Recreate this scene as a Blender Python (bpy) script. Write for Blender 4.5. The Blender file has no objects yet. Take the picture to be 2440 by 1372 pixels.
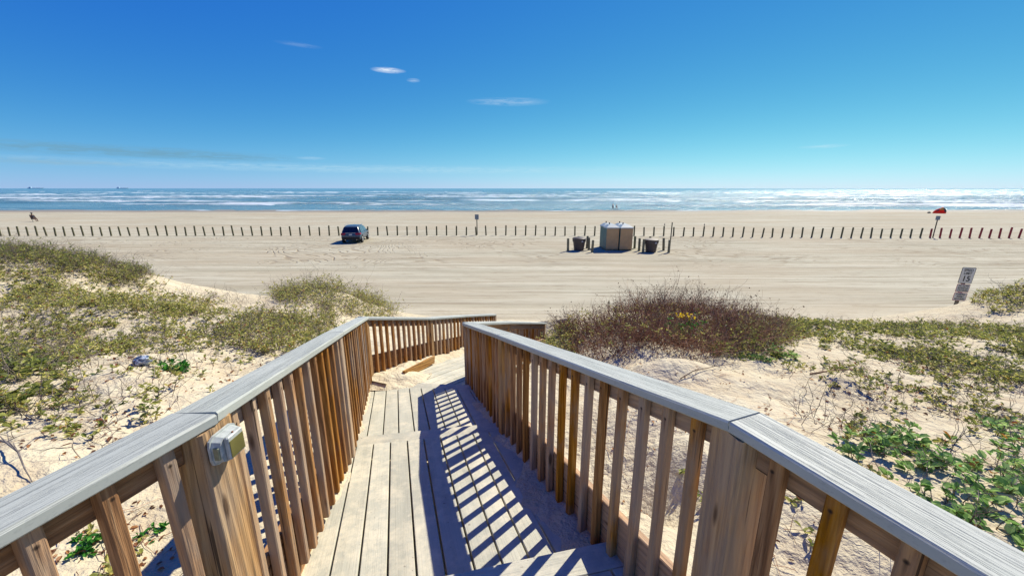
import bpy, bmesh, math, random
import numpy as np
from mathutils import Vector, Matrix
rng = np.random.default_rng(11); random.seed(5)
SC = bpy.context.scene; COL = SC.collection
R = math.radians
# ------------------------------------------------------------------ camera, sky, sun, exposure
FPX = 930.0; PITCH = math.atan(237/FPX); CP, SP = math.cos(PITCH), math.sin(PITCH); H = 5.5
cam = bpy.data.objects.new('camera', bpy.data.cameras.new('camera')); COL.objects.link(cam)
cam.location = (0, 0, H); cam.rotation_euler = (math.pi/2-PITCH, 0, 0)
cam.data.sensor_width = 36; cam.data.lens = 36*FPX/2440; cam.data.clip_start = .02; cam.data.clip_end = 80000
SC.camera = cam
SUN_AZ, SUN_EL = 41.0, 45.0
SC.view_settings.view_transform = 'Standard'; SC.view_settings.look = 'None'
SC.view_settings.exposure = 0.6; SC.view_settings.gamma = 1
sl = bpy.data.lights.new('sun', 'SUN'); sl.energy = 5.0; sl.angle = R(.5); sl.color = (1, .93, .77)
so = bpy.data.objects.new('sun', sl); COL.objects.link(so)
so.rotation_euler = (math.pi/2-R(SUN_EL), 0, -R(SUN_AZ)+math.pi)
sd = Vector((math.sin(R(SUN_AZ))*math.cos(R(SUN_EL)), math.cos(R(SUN_AZ))*math.cos(R(SUN_EL)), math.sin(R(SUN_EL))))
so.rotation_euler = sd.to_track_quat('Z', 'Y').to_euler()

def ray(px, py):
    u = (px-1220)/FPX; v = (py-686)/FPX
    return np.array([u, CP-v*SP, -(SP+v*CP)])
def P(px, py, t): return ray(px, py)*t+np.array([0, 0, H])
def ground(px, py, z=0.0):
    r = ray(px, py); return P(px, py, (z-H)/r[2])
def proj(x, y, z):
    d = y*CP-(z-H)*SP; d = np.where(d < .05, 1e-3, d)
    return 1220+FPX*x/d, 686+FPX*(-(z-H)*CP-y*SP)/d

W = bpy.data.worlds.new('World'); SC.world = W; W.use_nodes = True
class NT:
    def __init__(s, tree): s.t = tree; s.n = tree.nodes; s.l = tree.links
    def __call__(s, typ, inputs=None, **kw):
        n = s.n.new(typ)
        for k, v in kw.items(): setattr(n, k, v)
        for k, v in (inputs or {}).items():
            if isinstance(v, bpy.types.NodeSocket): s.l.new(v, n.inputs[k])
            else: n.inputs[k].default_value = v
        return n
    def m(s, op, a, b=0.0, c=None, clamp=False):
        n = s('ShaderNodeMath', {0: a, 1: b}, operation=op, use_clamp=clamp)
        if c is not None:
            if isinstance(c, bpy.types.NodeSocket): s.l.new(c, n.inputs[2])
            else: n.inputs[2].default_value = c
        return n.outputs[0]
    def mix(s, f, a, b, mode='MIX'):
        n = s.n.new('ShaderNodeMix'); n.data_type = 'RGBA'; n.blend_type = mode
        for i, v in ((0, f), (6, a), (7, b)):
            if isinstance(v, bpy.types.NodeSocket): s.l.new(v, n.inputs[i])
            else: n.inputs[i].default_value = v if i == 0 else (tuple(v)+(1,))[:4]
        return n.outputs[2]
    def ramp(s, f, stops):
        n = s.n.new('ShaderNodeValToRGB'); s.l.new(f, n.inputs[0]); e = n.color_ramp.elements
        while len(e) < len(stops): e.new(.5)
        for i, (p, c) in enumerate(stops):
            e[i].position = p; e[i].color = (tuple(c)+(1,))[:4] if hasattr(c, '__len__') else (c, c, c, 1)
        return n.outputs[0]
    def noise(s, vec, scale, detail=4, rough=.55, dist=0.0):
        return s('ShaderNodeTexNoise', {'Vector': vec, 'Scale': scale, 'Detail': detail, 'Roughness': rough, 'Distortion': dist}).outputs[0]
    def map(s, vec, scale=(1, 1, 1), loc=(0, 0, 0), rot=(0, 0, 0)):
        return s('ShaderNodeMapping', {0: vec, 'Location': loc, 'Rotation': rot, 'Scale': scale}).outputs[0]
w = NT(W.node_tree); w.n.clear()
sky = w('ShaderNodeTexSky'); sky.sky_type = 'NISHITA'; sky.sun_disc = False
sky.sun_elevation = R(SUN_EL); sky.sun_rotation = R(SUN_AZ); sky.altitude = 0; sky.air_density = 1.0; sky.dust_density = 0.0; sky.ozone_density = 3.0
ss_ = w('ShaderNodeSeparateColor', {0: sky.outputs[0]})
soft = [w.m('DIVIDE', w.m('MULTIPLY', w.m('POWER', ss_.outputs[0], 1.9), .08), w.m('ADD', 1.0, w.m('MULTIPLY', ss_.outputs[0], .06))),
        w.m('MULTIPLY', w.m('POWER', ss_.outputs[1], 1.15), .435)]
soft.append(w.m('ADD', w.m('MULTIPLY', soft[1], .50), 4.15))
hs = w('ShaderNodeCombineColor', {0: soft[0], 1: soft[1], 2: soft[2]})
tc = w('ShaderNodeTexCoord'); sx = w('ShaderNodeSeparateXYZ', {0: tc.outputs['Generated']})
azn = w.m('ARCTAN2', sx.outputs[0], sx.outputs[1]); eln = w.m('ARCSINE', sx.outputs[2])
colr = hs.outputs[0]
def dirang(px, py):
    r = ray(px, py); return math.atan2(r[0], r[1]), math.atan2(r[2], math.hypot(r[0], r[1]))
cn1 = w.noise(w.map(tc.outputs['Generated'], (26, 26, 260)), 1.0, 8, .72, .8)
for px, py, wx, wy, c, k in [(925, 168, 44, 8, (7, 7.6, 8.2), .8), (985, 192, 18, 6, (6.5, 7.4, 8), .3), (1212, 243, 105, 12, (5.5, 6.6, 7.6), .28),
                          (712, 107, 60, 7, (5, 6, 7), .12), (1962, 349, 70, 6, (7, 7.6, 8), .2), (740, 377, 40, 5, (6, 7, 7.6), .2),
                          (250, 358, 480, 17, (1.3, 2.9, 4.1), .75), (520, 376, 230, 10, (1.3, 2.9, 4.1), .5), (100, 385, 300, 9, (1.5, 3.0, 4.2), .5), (900, 403, 900, 12, (4.5, 6.2, 7.0), .3)]:
    a0, e0 = dirang(px, py); a1, e1 = dirang(px+wx, py); a2, e2 = dirang(px, py-wy)
    da = w.m('DIVIDE', w.m('SUBTRACT', azn, a0), abs(a1-a0)); de = w.m('DIVIDE', w.m('SUBTRACT', eln, e0), abs(e2-e0))
    rr = w.m('SQRT', w.m('ADD', w.m('MULTIPLY', da, da), w.m('MULTIPLY', de, de)))
    mk = w.m('SUBTRACT', 1.0, rr, clamp=True)
    mk = w.m('MULTIPLY', w.m('MULTIPLY', mk, w.m('MULTIPLY', w.m('SUBTRACT', cn1, .36, clamp=True), 7.0), clamp=True), k)
    colr = w.mix(mk, colr, c)
bg = w('ShaderNodeBackground', {'Color': colr, 'Strength': .085})
w.l.new(bg.outputs[0], w('ShaderNodeOutputWorld').inputs[0])

# ------------------------------------------------------------------ helpers
def mat(name, rough=.7, spec=.3):
    m = bpy.data.materials.new(name); m.use_nodes = True; t = NT(m.node_tree)
    b = t.n['Principled BSDF']; b.inputs['Roughness'].default_value = rough; b.inputs['Specular IOR Level'].default_value = spec
    return m, t, b
def flat(name, c, rough=.6, spec=.3, var=.15, scale=6, metal=0):
    m, t, b = mat(name, rough, spec); o = t('ShaderNodeTexCoord').outputs['Object']
    n = t.noise(o, scale, 5); c = np.array(c)
    t.l.new(t.ramp(n, [(.3, tuple(c*(1-var))), (.7, tuple(np.minimum(c*(1+var), 1)))]), b.inputs['Base Color'])
    b.inputs['Metallic'].default_value = metal
    return m
def tag(o, label=None, cat=None, group=None, kind=None):
    for k, v in (('label', label), ('category', cat), ('group', group), ('kind', kind)):
        if v: o[k] = v
    return o
def empty(name, loc=(0, 0, 0), rz=0):
    o = bpy.data.objects.new(name, None); COL.objects.link(o); o.location = loc; o.rotation_euler = (0, 0, rz); o.empty_display_size = .1; return o
def link(name, me, m=None, parent=None):
    o = bpy.data.objects.new(name, me); COL.objects.link(o)
    if m is not None:
        for x in (m if isinstance(m, (list, tuple)) else [m]): me.materials.append(x)
    if parent: o.parent = parent
    return o
def wpar(o, parent):          # keep world placement under an unrotated empty
    o.parent = parent; o.matrix_parent_inverse = Matrix.Translation(-Vector(parent.location)); return o
def npmesh(name, V, Q, mi=None, attrs=None, smooth=False):
    V = np.asarray(V, dtype=np.float32); Q = np.asarray(Q, dtype=np.int32); k = Q.shape[1]
    me = bpy.data.meshes.new(name); me.vertices.add(len(V)); me.vertices.foreach_set('co', V.ravel())
    me.loops.add(Q.size); me.loops.foreach_set('vertex_index', Q.ravel())
    me.polygons.add(len(Q)); me.polygons.foreach_set('loop_start', np.arange(0, Q.size, k, dtype=np.int32))
    if mi is not None: me.polygons.foreach_set('material_index', np.asarray(mi, dtype=np.int32))
    me.polygons.foreach_set('use_smooth', np.full(len(Q), smooth))
    for n, a in (attrs or {}).items():
        at = me.attributes.new(n, 'FLOAT', 'POINT'); at.data.foreach_set('value', np.asarray(a, dtype=np.float32))
    me.update(calc_edges=True); me.validate(); return me
def pymesh(name, V, F, smooth=False):
    me = bpy.data.meshes.new(name); me.from_pydata([tuple(map(float, v)) for v in V], [], F)
    bm = bmesh.new(); bm.from_mesh(me); bmesh.ops.recalc_face_normals(bm, faces=bm.faces); bm.to_mesh(me); bm.free()
    if smooth: me.polygons.foreach_set('use_smooth', [True]*len(me.polygons))
    return me
class MB:
    def __init__(s): s.V = []; s.F = []
    def add(s, V, F): b = len(s.V); s.V += [tuple(v) for v in V]; s.F += [tuple(i+b for i in f) for f in F]; return s
    def box(s, x0, x1, y0, y1, z0, z1, ch=0):
        if ch:
            def rg(z, i): return [(x0+i, y0+ch+i*0, z), (x0+ch, y0+i, z)]
            V = []
            for z, i in ((z0, ch), (z0+ch, 0), (z1-ch, 0), (z1, ch)):
                a, b_, c, d = x0+i, x1-i, y0+i, y1-i
                V += [(a, c+ch, z), (a+ch, c, z), (b_-ch, c, z), (b_, c+ch, z), (b_, d-ch, z), (b_-ch, d, z), (a+ch, d, z), (a, d-ch, z)]
            F = [tuple(range(7, -1, -1)), tuple(range(24, 32))]
            for k in range(3):
                for j in range(8): F.append((k*8+j, k*8+(j+1) % 8, k*8+8+(j+1) % 8, k*8+8+j))
            return s.add(V, F)
        V = [(x, y, z) for z in (z0, z1) for x, y in ((x0, y0), (x1, y0), (x1, y1), (x0, y1))]
        return s.add(V, [(3, 2, 1, 0), (4, 5, 6, 7), (0, 1, 5, 4), (1, 2, 6, 5), (2, 3, 7, 6), (3, 0, 4, 7)])
    def lathe(s, prof, n=12, c=(0, 0, 0), axis='z', cap=True):
        V = []
        for r, z in prof:
            for k in range(n):
                a = 2*math.pi*k/n; p = (r*math.cos(a), r*math.sin(a), z)
                if axis == 'x': p = (z, p[0], p[1])
                if axis == 'y': p = (p[0], z, p[1])
                V.append((p[0]+c[0], p[1]+c[1], p[2]+c[2]))
        F = [(i*n+k, i*n+(k+1) % n, (i+1)*n+(k+1) % n, (i+1)*n+k) for i in range(len(prof)-1) for k in range(n)]
        if cap: F += [tuple(range(n-1, -1, -1)), tuple((len(prof)-1)*n+k for k in range(n))]
        return s.add(V, F)
    def tube(s, pts, rad, n=6):
        pts = [Vector(p) for p in pts]; V = []
        rs = rad if hasattr(rad, '__len__') else [rad]*len(pts)
        for i, p in enumerate(pts):
            d = (pts[min(i+1, len(pts)-1)]-pts[max(i-1, 0)]).normalized()
            a = d.orthogonal().normalized() if abs(d.z) > .9 else Vector((0, 0, 1)).cross(d).normalized(); b_ = d.cross(a)
            for k in range(n):
                t = 2*math.pi*k/n; V.append(tuple(p+(a*math.cos(t)+b_*math.sin(t))*rs[i]))
        F = [(i*n+k, i*n+(k+1) % n, (i+1)*n+(k+1) % n, (i+1)*n+k) for i in range(len(pts)-1) for k in range(n)]
        F += [tuple(range(n-1, -1, -1)), tuple((len(pts)-1)*n+k for k in range(n))]
        return s.add(V, F)
    def build(s, name, m, parent=None, smooth=False): return link(name, pymesh(name, s.V, s.F, smooth), m, parent)
_T = rng.random((256, 256))
def vnoise(x, y):
    xi = np.floor(x).astype(int); yi = np.floor(y).astype(int); fx = x-xi; fy = y-yi
    fx = fx*fx*(3-2*fx); fy = fy*fy*(3-2*fy)
    g = lambda a, b_: _T[a & 255, b_ & 255]
    return (g(xi, yi)*(1-fx)+g(xi+1, yi)*fx)*(1-fy)+(g(xi, yi+1)*(1-fx)+g(xi+1, yi+1)*fx)*fy
def fbm(x, y, s, o=4, seed=0):
    r = 0; a = .5
    for i in range(o): r = r+a*(vnoise(x*s+17.3*i+seed, y*s-9.1*i+seed*1.7)-.5); s *= 2.03; a *= .5
    return r

# ------------------------------------------------------------------ walkway layout
AZ1 = R(-17.0); D = np.array([math.sin(AZ1), math.cos(AZ1)]); N = np.array([D[1], -D[0]])
AZ3 = R(20.0); E = np.array([math.sin(AZ3), math.cos(AZ3)]); M3 = np.array([E[1], -E[0]])
Z0 = 3.76
def z1(p): return 3.39-.175*(p[..., 0]*D[0]+p[..., 1]*D[1]-2.95)
def z2(p): return 3.375-.2*(p[..., 0]*D[0]+p[..., 1]*D[1]-2.95)
A3 = float(np.array([-1.2, 4.72])@E)
def z3(p): return 3.0-.27*(p[..., 0]*E[0]+p[..., 1]*E[1]-A3)
def onplane(px, py, f):
    t = 1.0; r = ray(px, py)
    for _ in range(60):
        p = r*t+np.array([0, 0, H]); g = p[2]-f(p[:2]); t += g/(-r[2])*.8
    return r*t+np.array([0, 0, H])
stepR, stepL = onplane(1440, 1290, lambda p: Z0), onplane(1085, 1365, lambda p: Z0)
j1L, j1R = onplane(855, 1060, z1), onplane(1190, 1026, z1)
j2L, j2R = onplane(889, 920, z2), onplane(1105, 927, z2)
# rails: inner face line, cap top z
LEFT = [(-1.32, -.35, 4.83), (-.92, 1.067, 4.83), (-1.29, 2.78, 4.45), (-1.85, 4.75, 3.906), (-1.36, 6.3, 3.37), (-.94, 7.45, 3.03), (-.386, 8.97, 2.56)]
RIGHT = [(1.25, -.36, 4.83), (.655, 1.027, 4.83), (-.11, 3.05, 4.32), (-.62, 4.7, 3.85), (-.12, 6.08, 3.39), (.65, 8.2, 2.63)]
cl = np.array([[(-.0), -2.], [-.13, 1.0], [-.45, 2.1], [-.75, 3.1], [-1.22, 4.72], [-.75, 6.1], [-.0, 8.2], [.4, 9.3]])
def deckz(x, y):
    p = np.stack([x, y], -1); al = p@D
    a = np.where(al < 1.55, Z0, z1(p)); a = np.where(al > 2.95, z2(p), a)
    return np.where((y > 4.72+(x+1.2)*0), z3(p), a)
def segdist(x, y, pl):
    d = np.full(np.shape(x), 1e9)
    for a, b_ in zip(pl[:-1], pl[1:]):
        v = b_-a; t = np.clip(((x-a[0])*v[0]+(y-a[1])*v[1])/(v@v), 0, 1)
        d = np.minimum(d, np.hypot(x-a[0]-t*v[0], y-a[1]-t*v[1]))
    return d
# ------------------------------------------------------------------ terrain
cps = [(-30, 12, 3.2), (-30, 6, 3.8), (-30, 0, 4), (30, 12, 2.8), (30, 6, 3.4), (30, 0, 3.8), (0, -4, 3.7), (-10, -4, 3.8), (10, -4, 3.8),
       (-22, 18.5, 0), (-30, 19, 0), (-14, 18.5, 0), (-8, 17, 0), (-3, 16, 0), (0, 16, 0), (4, 15.5, 0), (9, 16, 0), (14, 16, 0), (19.6, 17.8, -.05), (25, 19, 0), (30, 19, 0),
       (-1.2, 1.2, 3.45), (1.1, 1.2, 3.4), (0, 0, 3.5), (.9, 2.2, 3.12), (.6, 3.2, 3.0), (-2.0, 3., 3.3), (1.7, 1.5, 3.35), (-.2, 12, 1.3), (-1.5, 12.5, 1.2)]
for px, py, t in [(0, 606, 11), (100, 612, 10.8), (210, 634, 10.5), (310, 690, 10.2), (360, 708, 10), (60, 700, 8.6), (250, 730, 8), (0, 800, 6.6), (180, 820, 6.2), (420, 720, 9.4), (520, 735, 9.4), (350, 870, 4.9),
                  (100, 1000, 3.3), (300, 960, 3.7), (560, 880, 5.3), (650, 800, 7.2), (600, 770, 8), (720, 745, 9), (760, 690, 11.3), (820, 705, 11.3), (670, 716, 11), (880, 760, 11), (940, 765, 11.5), (700, 770, 8.2),
                  (960, 790, 8.6), (300, 1290, 2.25), (60, 1120, 2.5), (1235, 812, 7.6), (1300, 790, 8.5), (1400, 760, 9), (1500, 745, 9.2), (1620, 742, 9.2), (1750, 765, 9.2), (1850, 790, 9),
                  (1450, 855, 6), (1560, 838, 6.2), (1640, 842, 6.2), (1330, 860, 6.2), (1700, 900, 4.9), (1950, 800, 8.3), (1960, 785, 9.3), (1800, 860, 5.8), (2100, 800, 8.6), (2220, 800, 8.8),
                  (1560, 960, 4.1), (1900, 960, 4.3), (2150, 900, 5.4), (2350, 870, 6.4), (2300, 1000, 4), (2430, 950, 4.8), (2300, 1200, 2.6), (2000, 1100, 3.0), (1540, 1200, 2.9), (1650, 1100, 3.2),
                  (2290, 757, 15.0), (2335, 712, 14.0), (2390, 692, 13.4), (2440, 676, 13.0), (2440, 735, 11.4), (2350, 780, 10.6), (2265, 759, 16.6), (2300, 758, 16.2), (1480, 900, 5)]:
    cps.append(tuple(P(px, py, t)))
cps = np.array(cps); nC = len(cps)
dd = np.hypot(cps[:, None, 0]-cps[None, :, 0], cps[:, None, 1]-cps[None, :, 1])
wts = np.linalg.solve(-dd-.0*np.eye(nC)+.25*np.eye(nC)*-1.0, cps[:, 2]-1.8)
BM = [(P(1600, 905, 5.0), .55, .30, .20), (P(1530, 850, 6.0), .9, .5, .16), (P(1850, 930, 4.6), .5, .25, .10), (P(1980, 905, 4.9), .6, .3, .10), (P(330, 925, 4.2), .5, .3, .10)]
def bumps(x, y):
    r_ = 0
    for c, a, b_, h in BM: r_ = r_+h*np.exp(-((x-c[0])/a)**2-((y-c[1])/b_)**2)
    return r_
def terrain(x, y):
    x = np.asarray(x, float); y = np.asarray(y, float); xc = np.clip(x, -30, 30); yc = np.clip(y, -4, 19)
    z = np.full(x.shape, 1.8)
    for i in range(nC): z = z-wts[i]*np.hypot(xc-cps[i, 0], yc-cps[i, 1])
    z = np.maximum(z, 0)
    dune = np.clip(z/.8, 0, 1)
    f = np.clip((19.5-y)/3, 0, 1); z = z*f*f*(3-2*f)
    z = z+dune*(fbm(x, y, .55, 3)*.24+fbm(x, y, 2.6, 3, 5)*.11+fbm(x, y, 8, 3, 9)*.03+bumps(x, y))
    z = z+(1-dune)*(fbm(x*.35, y, .8, 3, 3)*.05)+np.clip((y-40)/40, 0, 1)*fbm(x, y, .12, 3, 8)*.12
    # the little bank under the brown shrub with shaded hollows
    z = z-.0*x
    d = segdist(x, y, cl); k = np.clip((1.12-d)/.30, 0, 1); k = k*k*(3-2*k)
    inside = (y < 9.6)
    dz = deckz(x, y)-.16
    z = np.where(inside, z*(1-k)+np.minimum(z, dz)*k, z)
    z = np.where((d < .85) & inside, np.minimum(z, dz), z)
    s = np.clip((y-62)/52, 0, None); z = z-.40*s
    return z
def axis(segs):
    o = [segs[0][0]]
    for a, b_, n in segs: o += list(np.linspace(a, b_, n+1)[1:])
    return np.array(o)
gx = axis([(-3000, -400, 10), (-400, -100, 30), (-100, -26, 60), (-26, -9, 110), (-9, 9.5, 300), (9.5, 26, 110), (26, 100, 60), (100, 400, 30), (400, 3000, 10)])
gy = axis([(-60, -4, 12), (-4, .4, 24), (.4, 10, 170), (10, 20, 90), (20, 60, 160), (60, 122, 100)])
GX, GY = np.meshgrid(gx, gy); GZ = terrain(GX, GY)
V = np.stack([GX, GY, GZ], -1).reshape(-1, 3); nx = len(gx); ny = len(gy)
ii, jj = np.meshgrid(np.arange(nx-1), np.arange(ny-1)); q = (jj*nx+ii).ravel(); Q = np.stack([q, q+1, q+1+nx, q+nx], -1)
m_sand, t, b = mat('sand', .95, .1)
o = t('ShaderNodeTexCoord').outputs['Object']; s3 = t('ShaderNodeSeparateXYZ', {0: o})
X_, Y_, Z_ = s3.outputs
beach = t.ramp(t.m('DIVIDE', Y_, 30.0), [(.42, 0.0), (.62, 1.0)])
big = t.noise(o, .35, 5, .6); fine = t.noise(o, 60, 3, .7); mid = t.noise(o, 5, 5, .6)
dune_c = t.ramp(big, [(.3, (.48, .425, .295)), (.7, (.59, .535, .39))])
dune_c = t.mix(t.ramp(mid, [(.35, 0.5), (.6, 0.0)]), dune_c, (.43, .34, .235))
dune_c = t.mix(t.ramp(t.noise(o, 1.7, 6, .7), [(.50, 0.0), (.68, .55)]), dune_c, (.42, .335, .215))
dune_c = t.mix(t.ramp(fine, [(.30, .45), (.42, 0.0)]), dune_c, (.28, .20, .13))
# packed beach: streaks along the shore, thin dark shadow lines of ruts painted in
st = t.noise(t.map(o, (.035, .9, 1)), 1.0, 7, .62, .25)
st2 = t.noise(t.map(o, (.07, 4.2, 1)), 1.0, 5, .7, .3)
st3 = t.noise(t.map(o, (.5, 3.0, 1), (9, 3, 0)), 1.0, 5, .75)
blot = t.noise(t.map(o, (.05, .14, 1)), 1.0, 4, .6)
bc = t.ramp(st, [(.28, (.29, .27, .19)), (.45, (.38, .355, .265)), (.66, (.475, .45, .345))])
bc = t.mix(t.ramp(st2, [(.38, 1.0), (.46, 0.0)]), bc, (.22, .19, .13))
bc = t.mix(t.ramp(st3, [(.36, .8), (.455, 0.0)]), bc, (.25, .215, .15))
bc = t.mix(t.ramp(blot, [(.4, .5), (.56, 0.0)]), bc, (.35, .295, .205))
# looping tyre tracks around the parking strip: thin paired contour lines
cn = t.noise(t.map(o, (.05, .085, 1)), 1.0, 3.5, .5, 1.3)
pair = t.m('FRACT', t.m('MULTIPLY', cn, 26.0))
trk = t.ramp(t.m('ABSOLUTE', t.m('SUBTRACT', pair, .5)), [(.04, 1.0), (.16, 0.0)])
trz = t.m('MULTIPLY', t.ramp(t.m('DIVIDE', Y_, 60.0), [(.44, 0), (.50, 1), (.74, 1), (.78, 0)]), t.ramp(t.noise(o, .09, 3), [(.42, 0), (.55, 1)]))
trk = t.m('MULTIPLY', trk, trz)
bc = t.mix(t.m('MULTIPLY', trk, .8), bc, (.24, .195, .13))
wet = t.ramp(t.m('DIVIDE', Y_, 130.0), [(.735, 0.0), (.80, 1.0)])
bc = t.mix(t.m('MULTIPLY', wet, .75), bc, (.20, .165, .125))
t.l.new(t.mix(beach, dune_c, bc), b.inputs['Base Color'])
t.l.new(t.m('SUBTRACT', .95, t.m('MULTIPLY', wet, .5)), b.inputs['Roughness'])
hb = t.m('ADD', t.m('MULTIPLY', st, .10), t.m('MULTIPLY', st2, .035)); hb = t.m('SUBTRACT', hb, t.m('MULTIPLY', trk, .04)); hb = t.m('ADD', hb, t.m('MULTIPLY', st3, .03))
hd = t.m('ADD', t.m('MULTIPLY', mid, .085), t.m('MULTIPLY', fine, .004)); hd = t.m('ADD', hd, t.m('MULTIPLY', t.noise(o, 18, 3, .6), .014))
hh = t.m('ADD', t.m('MULTIPLY', hb, beach), t.m('MULTIPLY', hd, t.m('SUBTRACT', 1.0, beach)))
bp = t('ShaderNodeBump', {'Height': hh, 'Distance': 1.0, 'Strength': 1.0}); t.l.new(bp.outputs[0], b.inputs['Normal'])
gr = link('ground', npmesh('ground', V, Q, smooth=True), m_sand); tag(gr, kind='structure')

# ------------------------------------------------------------------ sea
SEAZ = -.38
ys = np.concatenate([np.linspace(104, 150, 90), 150*np.power(700/150, np.linspace(0, 1, 260))[1:], 700*np.power(60000/700, np.linspace(0, 1, 60))[1:]])
ss = np.linspace(-1, 1, 640); SX, SY = np.meshgrid(ss, ys); XX = SX*(SY*1.75+20)
damp = np.clip((SY-106)/25, 0, 1)*np.clip((900-SY)/500, 0, 1)
ph = SY/12.0+fbm(XX*.3, SY, .05, 3, 2)*3.2+np.log(SY)*1.0
cr = np.maximum(0, np.sin(ph*2*np.pi))**4*np.clip(.75+3.6*fbm(XX*.35, SY*1.1, .03, 3, 7), 0, 1.2)
chop = fbm(XX*.5, SY, .35, 3, 4)*.35
SZ = SEAZ+damp*(cr*.55+chop*.5)-np.clip((SY-900)/3000, 0, 1)*0
wash = fbm(XX*.12, SY, .16, 4, 12)
foam = np.clip(cr*1.7-.25, 0, 1)+np.clip((np.roll(cr, -3, 0))*1.0-.2, 0, 1)*.6+np.clip(wash*5-.5, 0, 1)*np.clip((420-SY)/300, 0, 1)*.5
env = fbm(XX*.012, np.log(SY)*9, 1.0, 4, 41); foam = foam*np.clip((1500-SY)/900, 0, 1)*np.clip(.62+3.2*env, 0, 1.3); foam = foam+np.clip(1-np.abs(SY-108.5-2*fbm(XX, SY*0, .05, 3, 21)*6)/1.6, 0, 1)*.8
ny = len(ys); nx = len(ss); ii, jj = np.meshgrid(np.arange(nx-1), np.arange(ny-1)); q = (jj*nx+ii).ravel(); Q = np.stack([q, q+1, q+1+nx, q+nx], -1)
m_sea, t, b = mat('sea_water', .22, .5)
o = t('ShaderNodeTexCoord').outputs['Object']
fa = t('ShaderNodeAttribute', attribute_name='foam').outputs['Fac']
fn = t.noise(t.map(o, (.25, 1.0, 1)), 1.0, 7, .78)
fm = t.m('MULTIPLY', t.ramp(t.m('ADD', t.m('MULTIPLY', fa, .9), t.m('MULTIPLY', t.m('SUBTRACT', fn, .46), 1.1)), [(.36, 0), (.85, 1)]), .8)
wn = t.noise(t.map(o, (.012, .05, 1)), 1.0, 4)
wc = t.ramp(wn, [(.35, (.075, .19, .225)), (.65, (.16, .30, .32))])
t.l.new(t.mix(fm, wc, (.80, .86, .88)), b.inputs['Base Color'])
t.l.new(t.m('ADD', .20, t.m('MULTIPLY', fm, .5)), b.inputs['Roughness'])
b1 = t.noise(t.map(o, (.5, 1.3, 1)), 1.0, 6, .65)
bp = t('ShaderNodeBump', {'Height': b1, 'Distance': 1.1, 'Strength': 1.0}); t.l.new(bp.outputs[0], b.inputs['Normal'])
sea = link('sea', npmesh('sea', np.stack([XX, SY, SZ], -1).reshape(-1, 3), Q, attrs={'foam': foam.ravel()}, smooth=True), m_sea); tag(sea, kind='structure')

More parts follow.
